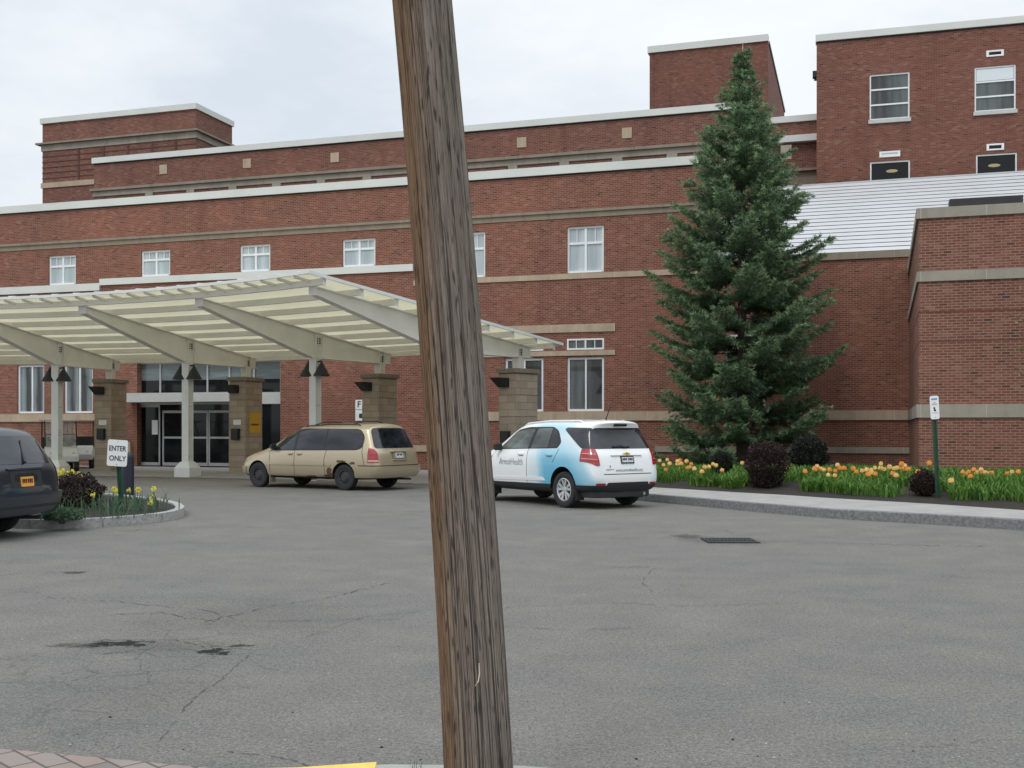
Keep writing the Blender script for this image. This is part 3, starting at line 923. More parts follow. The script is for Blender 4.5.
# ground floor windows on the right
def rz(y): return Fz(585, y, D0)
mainr = [(Fu(a, D0), Fu(b, D0), rz(411.3), rz(357)) for a, b in ((505, 543.3), (567, 604), (725, 765.5))]
tran = [(a, b, rz(349.6), rz(338.5)) for a, b, _, _ in mainr]
leftw = [(Fu(a, D0), Fu(b, D0), Fz(55, 413.2, D0), Fz(55, 364.5, D0)) for a, b in ((-30, -3), (17.3, 44), (64, 92.6))]
store = (Fu(137, D0), Fu(280.3, D0), 0.0, Fz(208, 361, D0), 0.35)
mb = MB()
ztop = Fz(345, 189.6, D0)
holes = up + mainr + tran + leftw + [store]
wall_panel(mb, uL, uR, 0, ztop, D0, [h for h in holes if h[1] < uR], 'brick')
zlow = 7.36
wall_panel(mb, uR, uE, 0, zlow, D0, [h for h in holes if h[0] > uR], 'brick')
shell(mb, uL, uR, D0, 62, 0, ztop, 'brick')
mb.quad((uE, D0, 0), (uE, D0 + 9, 0), (uE, D0 + 9, zlow), (uE, D0, zlow), 'brick')
B.part(mb, 'brick_wall')
# copings and stone bands
mb = MB()
mb.box(uL - 0.05, uR + 0.06, D0 - 0.10, D0 + 0.5, ztop - 0.005, ztop + 0.30, 'coping')
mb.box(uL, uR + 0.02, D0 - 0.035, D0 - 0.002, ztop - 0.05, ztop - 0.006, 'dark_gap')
B.part(mb, 'coping')
mb = MB()
a, b = Fu(100.5, D0), Fu(413.5, D0)
zc = Fz(307, 276, D0)
mb.box(a, b, D0 - 0.08, D0 - 0.003, zc, Fz(307, 269.2, D0), 'coping')
zc2 = Fz(50, 292.8, D0)
mb.box(uL, a - 0.003, D0 - 0.08, D0 - 0.003, zc2, Fz(50, 285.6, D0), 'coping')
B.part(mb, 'ledge_coping')
mb = MB()
zl = Fz(345, 226.5, D0)
mb.box(uL, uR, D0 - 0.10, D0 - 0.002, zl, zl + 0.10, 'stone_dark')
mb.box(uL, uR, D0 - 0.035, D0 - 0.003, zl - 0.20, zl - 0.001, 'stone_dark')
B.part(mb, 'cornice')
mb = MB()
z0 = rz(273.1)
mb.box(b + 0.01, uR, D0 - 0.045, D0 - 0.002, z0 - 0.20, z0 - 0.002, 'stone')
B.part(mb, 'stone_band')
def rz2(x, y): return Fz(x, y, D0)
for (x0, x1, ya, yb) in ((470, 615.2, 332.0, 324.0), (440, 615.2, 356.0, 350.3)):
    mb = MB()
    za, zb_ = rz(ya), rz(yb)
    u0, u1 = Fu(x0, D0), Fu(x1, D0)
    if ya > 350:
        for p, q in ((u0, mainr[0][0] - 0.001), (mainr[0][1] + 0.001, mainr[1][0] - 0.001), (mainr[1][1] + 0.001, u1), (mainr[0][0], mainr[0][1]), (mainr[1][0], mainr[1][1])):
            mb.box(p, q, D0 - 0.04, D0 - 0.002, za + 0.02, zb_ - 0.01, 'stone')
    else:
        mb.box(u0, u1, D0 - 0.04, D0 - 0.002, za, zb_, 'stone')
    B.part(mb, 'stone_band')
mb = MB()
za, zb_ = rz(355.6), rz(350.6)
mb.box(Fu(706, D0), Fu(786, D0), D0 - 0.04, D0 - 0.002, za, zb_, 'stone')
B.part(mb, 'stone_band')
mb = MB()
zs1, zs0 = rz(411.6), rz(420.6)
mb.box(uL, Fu(112, D0), D0 - 0.06, D0 - 0.002, zs0, zs1, 'stone')
B.part(mb, 'stone_band')
mb = MB()
mb.box(Fu(462, D0), uE + 0.0, D0 - 0.06, D0 - 0.002, zs0, zs1, 'stone')
B.part(mb, 'stone_band')
mb = MB()
mb.box(store[1] + 0.02, Fu(461, D0), D0 - 0.06, D0 - 0.002, Fz(420, 451.5, D0), Fz(420, 445.3, D0), 'stone')
B.part(mb, 'stone_band')
mb = MB()
mb.box(Fu(655, D0), uE, D0 - 0.06, D0 - 0.002, Fz(830, 453, D0), Fz(830, 447, D0), 'stone_grey')
B.part(mb, 'stone_band')
for h in up:
    window(B, *h[:4], D0, 'blind', vs=(0.5,), hs=(0.64,), tops=(0.26, 0.76), fw=0.075, bw=0.085, sill=True)
for i, h in enumerate(mainr):
    window(B, *h[:4], D0, 'glass_office', vs=(0.5,), fw=0.085, bw=0.06)
for h in tran:
    window(B, *h[:4], D0, 'glass_office', vs=(0.5,), tops=(0.25, 0.75), fw=0.06, bw=0.06, rec=0.03)
for h in leftw:
    window(B, *h[:4], D0, 'blind_vertical', vs=(0.52,), fw=0.08, bw=0.07)
# glazed entrance
ds = D0 + 0.30
sx = lambda x: Fu(x, ds)
sz = lambda y: Fz(190, y, ds)
mb = MB()
zh0, zh1, zt1 = sz(404.5), sz(393), store[3]
xs = [137.5, 160.8, 184, 208, 230, 254.5, 281.5]
for x in xs:
    mb.box(sx(x) - 0.035, sx(x) + 0.035, ds - 0.05, ds + 0.05, zh1, zt1, 'alu')
mb.box(sx(137), sx(281.5), ds - 0.045, ds + 0.05, zt1 - 0.07, zt1 - 0.002, 'alu')
mb.box(sx(137), sx(281.5), ds - 0.06, ds + 0.06, zh0, zh1, 'grey_panel')
fr = B.part(mb, 'entrance_glazing')
mb = MB()
for x0, x1 in zip(xs, xs[1:]):
    mb.quad((sx(x0), ds + 0.01, zh1), (sx(x1), ds + 0.01, zh1), (sx(x1), ds + 0.01, sz(380)), (sx(x0), ds + 0.01, sz(380)), 'glass_dark')
    mb.quad((sx(x0), ds + 0.01, sz(380)), (sx(x1), ds + 0.01, sz(380)), (sx(x1), ds + 0.01, zt1), (sx(x0), ds + 0.01, zt1), 'glass_transom')
B.part(mb, 'pane', fr)
mb = MB()
mb.box(sx(258), sx(281), ds + 0.0, ds + 0.05, 0.03, zh0, 'glass_dark')
B.part(mb, 'pane', fr)
# fascia over the doors
mb = MB()
dfas = D0 - 0.9
mb.box(Fu(117, dfas), Fu(231.8, dfas), dfas, ds - 0.07, Fz(175, 401.8, dfas), Fz(175, 392.6, dfas), 'grey_panel')
B.part(mb, 'door_canopy')
zdoor = zh0
def door(x0, x1, name, rail=True, st=0.06):
    u0, u1 = sx(x0), sx(x1)
    mb = MB()
    mb.box(u0, u0 + st, ds - 0.04, ds + 0.03, 0.03, zdoor, 'alu')
    mb.box(u1 - st, u1, ds - 0.04, ds + 0.03, 0.03, zdoor, 'alu')
    mb.box(u0 + st, u1 - st, ds - 0.036, ds + 0.03, zdoor - 0.10, zdoor, 'alu')
    mb.box(u0 + st, u1 - st, ds - 0.036, ds + 0.03, 0.03, 0.16, 'alu')
    if rail:
        mb.box(u0 + st, u1 - st, ds - 0.034, ds + 0.03, sz(438.6), sz(436.6), 'alu')
    o = B.part(mb, name)
    mb = MB()
    mb.quad((u0 + st, ds, 0.16), (u1 - st, ds, 0.16), (u1 - st, ds, zdoor - 0.1), (u0 + st, ds, zdoor - 0.1), 'glass_dark')
    B.part(mb, 'pane', o)
    return o
sl_ = door(139, 160.5, 'sidelight', rail=False)
mb = MB()
mb.box(sx(152), sx(157.8), ds - 0.008, ds - 0.002, sz(434.5), sz(420), 'sign_white')
B.part(mb, 'notice_sheet', sl_)
mb = MB()
mb.box(sx(161), sx(232), ds - 0.06, ds + 0.05, sz(410), zdoor - 0.004, 'glass_dark')
B.part(mb, 'door_header')
zdoor = sz(410.5)
for a, b in ((163, 186), (186.5, 208.3), (209, 231.5)):
    door(a, b, 'sliding_door')
mb = MB()
mb.box(sx(232.2), sx(257), D0 + 0.05, ds, 0.03, zh0, 'pier_stone')
B.part(mb, 'jamb_wall')
mb = MB()
mb.box(sx(112), sx(136.4), D0 - 0.13, D0 - 0.002, 0.03, rz(444), 'stone')
B.part(mb, 'stone_base')

# lower right front: stone coping and the white metal roof behind it
mb = MB()
mb.box(uR + 0.07, uE, D0 - 0.07, D0 + 0.30, zlow, zlow + 0.25, 'stone_dark')
B.part(mb, 'coping')
mb = MB()
n = 20
d_a, d_b, z_a, z_b = D0 + 0.31, 46.1, zlow + 0.16, 11.42
ur0, ur1 = uR + 0.30, Fu(1320, 46)
for i in range(n):
    t0, t1 = i / n, (i + 1) / n
    da, db = d_a + (d_b - d_a) * t0, d_a + (d_b - d_a) * t1
    za, zb_ = z_a + (z_b - z_a) * t0, z_a + (z_b - z_a) * t1
    tj = 0.80
    dm, zm = da + (db - da) * tj, za + (zb_ - za) * tj
    mb.quad((ur0, da, za), (ur1, da, za), (ur1, dm, zm), (ur0, dm, zm), 'roof_metal')
    mb.quad((ur0, dm, zm), (ur1, dm, zm), (ur1, db, zb_ - 0.035), (ur0, db, zb_ - 0.035), 'roof_joint')  # groove faces: the gap's shade is put into the dark joint colour
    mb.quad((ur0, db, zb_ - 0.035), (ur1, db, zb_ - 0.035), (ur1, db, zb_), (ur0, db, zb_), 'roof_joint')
mb.add([(ur0, d_a, 6), (ur0, d_b, 6), (ur0, d_b, z_b), (ur0, d_a, z_a)], [(3, 2, 1, 0)], 'roof_metal')
mb.box(ur0 - 0.06, ur1, d_b, d_b + 0.15, z_b - 0.1, z_b + 0.05, 'roof_metal')
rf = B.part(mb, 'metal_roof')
mb = MB()
dk = 42.9
zk = z_a + (z_b - z_a) * (dk - d_a) / (d_b - d_a)
hu0, hu1 = Fu(949, dk), Fu(1022, dk)
for a, b, c, e_ in ((hu0, hu1, -0.32, -0.24), (hu0, hu1, 0.24, 0.32), (hu0, hu0 + 0.09, -0.24, 0.24), (hu1 - 0.09, hu1, -0.24, 0.24)):
    mb.box(a, b, dk + c, dk + e_, zk - 0.1, zk + 0.36, 'plastic_black')
mb.box(hu0 + 0.09, hu1 - 0.09, dk - 0.24, dk + 0.24, zk, zk + 0.28, 'glass_dark')
B.part(mb, 'skylight', rf)

# upper storey set back behind the main roofline
D1 = 43.5
v0, v1 = Fu(94, D1), Fu(752, D1)
zt2 = Fz(403, 132, D1)
mb = MB()
shell(mb, v0, v1, D1, 62, 8, zt2 - 0.24, 'brick_upper', front=True)
B.part(mb, 'upper_wall')
mb = MB()
mb.box(v0 - 0.06, v1 + 0.06, D1 - 0.10, D1 + 0.4, zt2 - 0.24, zt2 + 0.02, 'coping')
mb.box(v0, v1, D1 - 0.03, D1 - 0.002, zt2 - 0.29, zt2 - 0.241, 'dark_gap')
B.part(mb, 'coping')
mb = MB()
zc = Fz(260, 178.6, D1)
mb.box(v0 - 0.14, v1, D1 - 0.16, D1 - 0.002, zc - 0.03, zc + 0.09, 'stone_dark')
mb.box(v0 - 0.05, v1, D1 - 0.05, D1 - 0.003, zc - 0.27, zc - 0.031, 'stone_grey')
u = v0 + 1.1
k = 0
while u < v1:
    wdt = (0.4, 0.4, 0.4, 0.42)[k % 4]
    mb.box(u + 1.75, u + 1.75 + wdt, D1 - 0.05, D1 - 0.003, zc - 0.8, zc - 0.272, 'stone_grey')
    u += 2.2
    k += 1
B.part(mb, 'cornice')
mb = MB()
for x, y in ((163.6, 169.3), (247.2, 163.3), (335, 157.3), (521.8, 142.3), (627, 132.8)):
    u, z = Fu(x, D1), Fz(x, y, D1)
    mb = MB()
    mb.box(u - 0.2, u + 0.2, D1 - 0.035, D1 - 0.002, z - 0.22, z + 0.20, 'stone')
    B.part(mb, 'stone_block')

# left tower
D2 = 47.0
t0, t1 = Fu(42.5, D2), Fu(195.8, D2)
ztw = Fz(195.8, 103.4, D2)
back_d = D2 + 3.3
mb = MB()
shell(mb, t0, t1, D2, back_d, 6, ztw - 0.28, 'brick_upper', front=True)
B.part(mb, 'tower_wall')
mb = MB()
mb.box(t0 - 0.08, t1 + 0.08, D2 - 0.10, back_d + 0.08, ztw - 0.28, ztw, 'coping')
B.part(mb, 'coping')
mb = MB()
zc = Fz(194.6, 130.6, D2)
mb.box(t0 - 0.28, t1 + 0.22, D2 - 0.22, back_d + 0.1, zc - 0.04, zc + 0.05, 'stone_dark')
mb.box(t0 - 0.05, t1 + 0.05, D2 - 0.05, back_d + 0.05, zc - 0.36, zc - 0.041, 'stone_grey')
B.part(mb, 'cornice')
mb = MB()
zb1 = Fz(68, 184, D2)
mb.box(t0 - 0.06, t1 + 0.03, D2 - 0.06, D2 - 0.002, zb1 - 0.13, zb1 + 0.13, 'stone')
B.part(mb, 'stone_band')
mb = MB()
z = zc - 0.36 - 0.28
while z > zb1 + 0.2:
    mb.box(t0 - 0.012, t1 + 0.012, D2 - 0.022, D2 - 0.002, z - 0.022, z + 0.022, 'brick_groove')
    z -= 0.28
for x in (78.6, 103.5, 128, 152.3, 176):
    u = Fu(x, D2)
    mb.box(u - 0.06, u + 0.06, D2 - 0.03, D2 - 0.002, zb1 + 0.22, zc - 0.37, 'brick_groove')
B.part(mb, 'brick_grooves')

# right tower
D3 = 60.0
t0, t1 = Fu(649.6, D3), Fu(768, D3)
ztw = Fz(768, 34.5, D3)
M['pink'] = brick_mat('pale_pink_side_brick', tint=(1.25, 1.55, 1.6), mortar=(0.30, 0.2, 0.17), grime=0.1)
mb = MB()
shell(mb, t0, t1, D3, D3 + 13.9, 6, ztw - 0.36, 'brick_rear', front=True)
B.part(mb, 'tower_wall')
mb = MB()
mb.box(t0 - 0.1, t1 + 0.02, D3 - 0.10, D3 + 0.4, ztw - 0.36, ztw, 'coping')
mb.box(t1 - 0.2, t1 + 0.06, D3 + 0.41, D3 + 13.9, ztw - 0.36, ztw - 0.22, 'roof_joint')
B.part(mb, 'coping')

# link between the towers and the tall block
D4 = 48.0
l0, l1 = Fu(700, D4), Fu(838, D4)
zk1 = Fz(800, 115.6, D4)
mb = MB()
shell(mb, l0, l1, D4, 61, 6, zk1 - 0.26, 'brick_upper', front=True)
B.part(mb, 'link_wall')
mb = MB()
mb.box(l0, l1, D4 - 0.1, D4 + 0.3, zk1 - 0.26, zk1, 'coping')
za, zb_ = Fz(800, 136.3, D4), Fz(800, 142.8, D4)
mb.box(l0, l1, D4 - 0.3, D4 - 0.002, zb_, za, 'coping')
zq = Fz(806, 170, D4)
mb.box(l0, l1, D4 - 0.22, D4 - 0.003, zq - 0.06, zq + 0.04, 'stone_dark')
mb.box(l0, l1, D4 - 0.05, D4 - 0.004, zq - 0.75, zq - 0.061, 'stone_dark')
B.part(mb, 'coping')

# ------------------------------------------------------------------ tall block behind the metal roof
TB = R(15.7)
D5 = 46.6
bu = lambda x: Fu(x, D5, TB)
bz = lambda x, y: Fz(x, y, D5, TB)
T = Bld('brick_block', 'tall plain red brick block with dark windows rising behind the white metal roof', bu(920), D5, TB)
b0, b1 = bu(816.6), bu(1330)
zt5 = bz(920, 25.9)
wz = [(bu(869.6), bu(909.6), bz(889.6, 119.0), bz(889.6, 73.4)), (bu(974.6), bu(1015.8), bz(995, 110.7), bz(995, 66)),
      (bu(870), bu(910), bz(890, 200), bz(890, 161)), (bu(976), bu(1017), bz(996.5, 196), bz(996.5, 153.6)),
      (bu(1080), bu(1123), bz(1101, 102), bz(1101, 57.5))]
vents = [(bu(986.3), bu(1003.7), bz(995, 56.4), bz(995, 50.2)), (bu(986.5), bu(1004), bz(995, 150.3), bz(995, 143.7)), (bu(879.4), bu(900.2), bz(890, 157.0), bz(890, 151.2))]
mb = MB()
wall_panel(mb, b0, b1, 0, zt5 - 0.27, D5, wz + vents, 'brick_rear', rev=0.12)
shell(mb, b0, b1, D5, D5 + 18, 0, zt5 - 0.27, 'brick_rear')
T.part(mb, 'brick_wall')
mb = MB()
mb.box(b0 - 0.04, b1 + 0.04, D5 - 0.10, D5 + 0.4, zt5 - 0.27, zt5, 'coping')
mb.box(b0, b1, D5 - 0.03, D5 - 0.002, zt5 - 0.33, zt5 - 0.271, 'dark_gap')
T.part(mb, 'coping')
for i, h in enumerate(wz):
    low = i in (2, 3)
    f = window(T, *h, D5, 'glass_dark' if low else 'glass_office', vs=(), hs=() if low else (0.333, 0.667), fw=0.055, bw=0.06, rec=0.06, fmat='white_frame')
    if i == 1 or i == 4:
        mb = MB()
        z0 = h[2] + (h[3] - h[2]) * 0.667
        mb.box(h[0] + 0.07, h[1] - 0.07, D5 + 0.05, D5 + 0.075, z0 + 0.05, h[3] - 0.07, 'blind_white')
        T.part(mb, 'blind', f)
    if not low:
        mb = MB()
        mb.box(h[0] - 0.05, h[1] + 0.05, D5 - 0.08, D5 + 0.02, h[2] - 0.15, h[2] - 0.002, 'grey_panel')
        T.part(mb, 'sill', f)
    else:
        pass
for i, h in enumerate(vents):
    mb = MB()
    a, b, c, e_ = h
    mb.box(a, b, D5 - 0.03, D5 + 0.05, e_ - 0.06, e_, 'white_frame')
    mb.box(a, b, D5 - 0.03, D5 + 0.05, c, c + 0.06, 'white_frame')
    mb.box(a, a + 0.09, D5 - 0.03, D5 + 0.05, c + 0.06, e_ - 0.06, 'white_frame')
    mb.box(b - 0.09, b, D5 - 0.03, D5 + 0.05, c + 0.06, e_ - 0.06, 'white_frame')
    mb.box(a + 0.09, b - 0.09, D5 + 0.02, D5 + 0.05, c + 0.06, e_ - 0.06, 'white_frame' if i == 2 else 'glass_dark')
    T.part(mb, 'vent')
mb = MB()
z = bz(816, 72)
mb.box(b0 - 0.16, b0 - 0.002, D5 + 0.2, D5 + 0.5, z - 0.13, z + 0.12, 'plastic_black')
mb.box(b0 - 0.10, b0 - 0.002, D5 + 0.3, D5 + 0.4, z - 0.24, z - 0.13, 'plastic_black')
T.part(mb, 'flood_lamp')

# ------------------------------------------------------------------ low wing at the right
D6 = 29.0
q0 = Fu(918.8, D6)
Wg = Bld('brick_wing', 'low red brick wing with pale stone bands at the right edge of the tulip bed', q0 + 3, D6)
q1 = Fu(1420, D6)
zw = Fz(971, 216.2, D6)
# the side wall leans a little from square; its far end meets the recessed front
kx = (909.3 - CX) / F
far = (Fu(909.3, D0), D0)
def sidepoly(pr=0.0):
    return [(q0 - pr, D6 - pr), (q1 + pr, D6 - pr), (q1 + pr, D0 + 3), (far[0] + 0.9 - pr, D0 + 3), (far[0] - pr, far[1] - 0.003)]
def band(mb, za, zb_, pr, m):
    mb.prism([(x, y) for x, y in sidepoly(pr)], za, zb_, m)
mb = MB()
band(mb, -0.2, zw, 0.0, 'brick_wing')
Wg.part(mb, 'brick_wall')
mb = MB()
band(mb, zw, zw + 0.255, 0.06, 'stone_grey')
Wg.part(mb, 'coping')
for ya, yb in ((281.9, 272.0), (417.6, 404.4)):
    mb = MB()
    band(mb, Fz(919, ya, D6), Fz(919, yb, D6), 0.05, 'stone_grey')
    Wg.part(mb, 'stone_band')
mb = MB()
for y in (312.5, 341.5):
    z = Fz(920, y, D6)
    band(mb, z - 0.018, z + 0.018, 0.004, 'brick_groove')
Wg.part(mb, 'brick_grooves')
# lit ceiling lamps behind two panes of the tall block
def glow_mat():
    m, nt, b = new_mat('lit_ceiling_lamp')
    b.inputs['Base Color'].default_value = (0.3, 0.26, 0.13, 1)
    b.inputs['Emission Color'].default_value = (1.0, 0.85, 0.45, 1)
    b.inputs['Emission Strength'].default_value = 0.10
    return m
M['glow'] = glow_mat()
for x, y in ((892, 170.6), (994.5, 165)):
    mb = MB()
    u, z = bu(x), bz(x, y)
    mb.lathe([(0.0, -0.03), (0.22, -0.02), (0.30, 0.0), (0.22, 0.02), (0.0, 0.03)], 'glow', 16, (0, 0, 0), 'z')
    mb.v = [(u + p[0] * 0.75, D5 + 0.072 + p[2] * 0.1, z + p[1] * 0.22) for p in mb.v]
    T.part(mb, 'ceiling_lamp')

# ------------------------------------------------------------------ entrance canopy (curved in plan, beams on radii)
cc = P(31.2, CA['a0'] + 1.5 * CA['st'])
cn = thing('entrance_canopy', 'cream steel entrance canopy with translucent roof on white columns and buff stone piers', 'canopy', (cc[0], cc[1], 0))
CO = (-cc[0], -cc[1], 0)
def cpart(mb, name, parent=None, label=None, bevel=0.0):
    o = mb.build(name, parent or cn, None, 0.0, bevel)
    if parent is None:
        o.location = CO
    if label: o['label'] = label
    return o
AF, ZT0, SL = 0.7204, 5.085, 0.1205       # right edge, height of the beam top at its tip, fall per metre
def btop(r): return ZT0 - SL * (r - 26.5)
def rtop(r): return btop(r) + 0.18
A0 = CA['a0'] - 1.9 * CA['st']
RF0, RF1 = 25.8, 35.55
mb = MB()
na, nr = 64, 6
vs = []
for lev in (0.0, -0.035):
    for i in range(na + 1):
        a = A0 + (AF - A0) * i / na
        for j in range(nr + 1):
            r = RF0 + (RF1 - RF0) * j / nr
            vs.append(P(r, a, rtop(r) + lev))
K = (na + 1) * (nr + 1)
ix = lambda l, i, j: l * K + i * (nr + 1) + j
fs = []
for i in range(na):
    for j in range(nr):
        fs.append((ix(0, i, j), ix(0, i, j + 1), ix(0, i + 1, j + 1), ix(0, i + 1, j)))
mb.add(vs, fs, 'canopy_sheet')
cpart(mb, 'roof_sheet')
mb = MB()                                   # white edge trim all round
for i in range(na):
    a, b = A0 + (AF - A0) * i / na, A0 + (AF - A0) * (i + 1) / na
    for r, s in ((RF0, -1), (RF1, 1)):
        q = [P(r, a), P(r, b), P(r - s * 0.05, b), P(r - s * 0.05, a)]
        z1, z0 = rtop(r) + 0.022, rtop(r) - 0.055
        mb.quad((*q[0], z0), (*q[1], z0), (*q[1], z1), (*q[0], z1), 'steel_white')
        mb.quad((*q[0], z1), (*q[1], z1), (*q[2], z1), (*q[3], z1), 'steel_white')
        mb.quad((*q[0], z0), (*q[3], z0), (*q[2], z0), (*q[1], z0), 'steel_white')
for k in range(28):
    a = A0 + (AF - A0) * (k + 0.5) / 28     # little lumps where the sheets are fixed
    x, y = P(RF0 + 0.1, a)
    mb.box(x - 0.10, x + 0.10, y - 0.05, y + 0.05, rtop(RF0) + 0.01, rtop(RF0) + 0.045, 'steel_white')
da = 0.05 / 31
for j in range(nr):
    r0, r1 = RF0 + (RF1 - RF0) * j / nr, RF0 + (RF1 - RF0) * (j + 1) / nr
    a, b = AF, AF - da
    v = [P(r0, a, rtop(r0) - 0.06), P(r1, a, rtop(r1) - 0.06), P(r1, a, rtop(r1) + 0.022), P(r0, a, rtop(r0) + 0.022),
         P(r0, b, rtop(r0) - 0.06), P(r1, b, rtop(r1) - 0.06), P(r1, b, rtop(r1) + 0.022), P(r0, b, rtop(r0) + 0.022)]
    mb.add(v, [(0, 1, 2, 3), (3, 2, 6, 7), (1, 0, 4, 5)], 'steel_white')
cpart(mb, 'edge_trim')
# purlins
rp = [26.35, 27.55, 28.75, 29.95, 31.1, 32.25, 33.3, 34.35, 35.2]
for kk, r in enumerate(rp):
    mb = MB()
    m = 40
    a1 = AF - 0.10 / r if kk < len(rp) else AF
    hh = 0.155
    for i in range(m):
        a, b = A0 + (a1 - A0) * i / m, A0 + (a1 - A0) * (i + 1) / m
        zt_, zb_ = rtop(r) - 0.04, rtop(r) - 0.04 - hh
        c = [P(r - 0.05, a), P(r - 0.05, b), P(r + 0.05, b), P(r + 0.05, a)]
        vs = [(*p, z) for z in (zb_, zt_) for p in c]
        f = [(0, 1, 5, 4), (2, 3, 7, 6), (3, 2, 1, 0), (4, 5, 6, 7)]
        mb.add(vs, f, 'steel_cream')
    # white end plate
    c = [P(r - 0.05, a1), P(r + 0.05, a1), P(r + 0.05, a1 + 0.012 / r), P(r - 0.05, a1 + 0.012 / r)]
    mb.add([(*p, z) for z in (rtop(r) - 0.24, rtop(r) - 0.04) for p in c], [(0, 1, 5, 4), (1, 2, 6, 5), (2, 3, 7, 6), (3, 0, 4, 7), (3, 2, 1, 0), (4, 5, 6, 7)], 'steel_white')
    cpart(mb, 'purlin')
# thin rafters seen under the sheet near the front edge
mb = MB()
for k in range(1, 34):
    a = A0 + (AF - A0) * k / 34
    mb = MB()
    for r0, r1 in ((RF0 + 0.06, 26.29),):
        dxa = 0.03 / r0
        mb.add([P(r, aa, rtop(r) + dz) for r in (r0, r1) for aa in (a - dxa, a + dxa) for dz in (-0.10, -0.037)],
               [(0, 1, 5, 4), (2, 6, 7, 3), (0, 4, 6, 2), (0, 2, 3, 1)], 'steel_cream')
    cpart(mb, 'edge_bracket')
# beams, columns, piers, lamps
HB = 3.757
for i in range(-1, 4):
    a = CA['a0'] + CA['st'] * i
    c, s_ = math.cos(a), math.sin(a)
    er, et = Vector((s_, c, 0)), Vector((c, -s_, 0))
    cen = Vector((CA['cx'], CA['cy'], 0))
    pt = lambda r, t, z: tuple(cen + er * r + et * t + Vector((0, 0, z)))
    mb = MB()
    prof = [(26.5, 4.915), (30.95, HB + 0.02), (31.05, HB), (35.0, HB), (35.0, btop(35.0)), (26.5, btop(26.5))]
    hw = 0.06
    vs = [pt(r, t, z) for t in (-hw, hw) for r, z in prof]
    n6 = len(prof)
    mb.add(vs, [tuple(range(n6)), tuple(range(2 * n6 - 1, n6 - 1, -1))] + [(k, n6 + k, n6 + (k + 1) % n6, (k + 1) % n6) for k in range(n6)], 'steel_cream')
    # flanges top and bottom
    for (r0, z0), (r1, z1) in zip([prof[0], prof[2]], [prof[1], prof[3]]):
        vs = [pt(r, t, z + dz) for r, z in ((r0, z0), (r1, z1)) for t in (-0.13, 0.13) for dz in (-0.025, 0.003)]
        mb.add(vs, [(0, 1, 5, 4), (2, 6, 7, 3), (0, 4, 6, 2), (1, 3, 7, 5), (0, 2, 3, 1), (4, 5, 7, 6)], 'steel_cream')
    vs = [pt(r, t, btop(r) + dz) for r in (26.5, 35.0) for t in (-0.12, 0.12) for dz in (-0.003, 0.022)]
    mb.add(vs, [(0, 1, 5, 4), (2, 6, 7, 3), (0, 4, 6, 2), (1, 3, 7, 5), (0, 2, 3, 1), (4, 5, 7, 6)], 'steel_cream')
    vs = [pt(r, t, z) for r in (26.47, 26.5) for t in (-0.14, 0.14) for z in (4.88, btop(26.5) + 0.03)]
    mb.add(vs, [(0, 1, 5, 4), (2, 6, 7, 3), (0, 4, 6, 2), (1, 3, 7, 5), (0, 2, 3, 1), (4, 5, 7, 6)], 'steel_white')
    # stiffeners and splice plates with their bolts
    for r in (31.15, 31.45, 34.35, 34.6):
        z1 = btop(r) - 0.02
        vs = [pt(r + e1, t, z) for e1 in (-0.012, 0.012) for t in (-0.125, 0.125) for z in (HB + 0.01, z1)]
        mb.add(vs, [(0, 1, 5, 4), (2, 6, 7, 3), (0, 4, 6, 2), (1, 3, 7, 5), (0, 2, 3, 1), (4, 5, 7, 6)], 'steel_cream')
    for r in (31.3, 34.48):
        for kz in range(3):
            for e1 in (-0.06, 0.06):
                p = cen + er * (r + e1)
                z = btop(r) - 0.16 - 0.07 * kz
                vs = [tuple(p + et * t + er * u + Vector((0, 0, z + v))) for t in (0.06, 0.085) for u, v in ((-0.022, -0.022), (0.022, -0.022), (0.022, 0.022), (-0.022, 0.022))]
                mb.add(vs, [(4, 5, 6, 7), (0, 1, 5, 4), (1, 2, 6, 5), (2, 3, 7, 6), (3, 0, 4, 7)], 'plastic_black')
    cpart(mb, 'beam')
    # white column with a stepped foot
    mb = MB()
    def sq(r, h, z0, z1, m, mb=mb):
        vs = [pt(r + u * h, v * h, z) for z in (z0, z1) for u, v in ((-1, -1), (-1, 1), (1, 1), (1, -1))]
        mb.add(vs, [(0, 1, 5, 4), (1, 2, 6, 5), (2, 3, 7, 6), (3, 0, 4, 7), (4, 5, 6, 7)], m)
    rc = CA['Rc']
    # built-up H section: two flanges and a web between
    for u0, u1 in ((-0.13, -0.105), (0.105, 0.13)):
        vs = [pt(rc + u, v, z) for z in (0.5, HB - 0.02) for u, v in ((u0, -0.13), (u0, 0.13), (u1, 0.13), (u1, -0.13))]
        mb.add(vs, [(0, 1, 5, 4), (1, 2, 6, 5), (2, 3, 7, 6), (3, 0, 4, 7)], 'steel_white')
    vs = [pt(rc + u, v, z) for z in (0.5, HB - 0.02) for u, v in ((-0.105, -0.115), (-0.105, 0.115), (0.105, 0.115), (0.105, -0.115))]
    mb.add(vs, [(1, 2, 6, 5), (3, 0, 4, 7)], 'steel_white')
    cl = cpart(mb, 'column')
    mb = MB()
    sq(rc, 0.30, 0.0, 0.30, 'steel_white', mb)
    vs = [pt(rc + u * h, v * h, z) for h, z in ((0.30, 0.30), (0.16, 0.50)) for u, v in ((-1, -1), (-1, 1), (1, 1), (1, -1))]
    mb.add(vs, [(0, 1, 5, 4), (1, 2, 6, 5), (2, 3, 7, 6), (3, 0, 4, 7), (4, 5, 6, 7)], 'steel_white')
    cpart(mb, 'column_foot', cl)
    mb = MB()
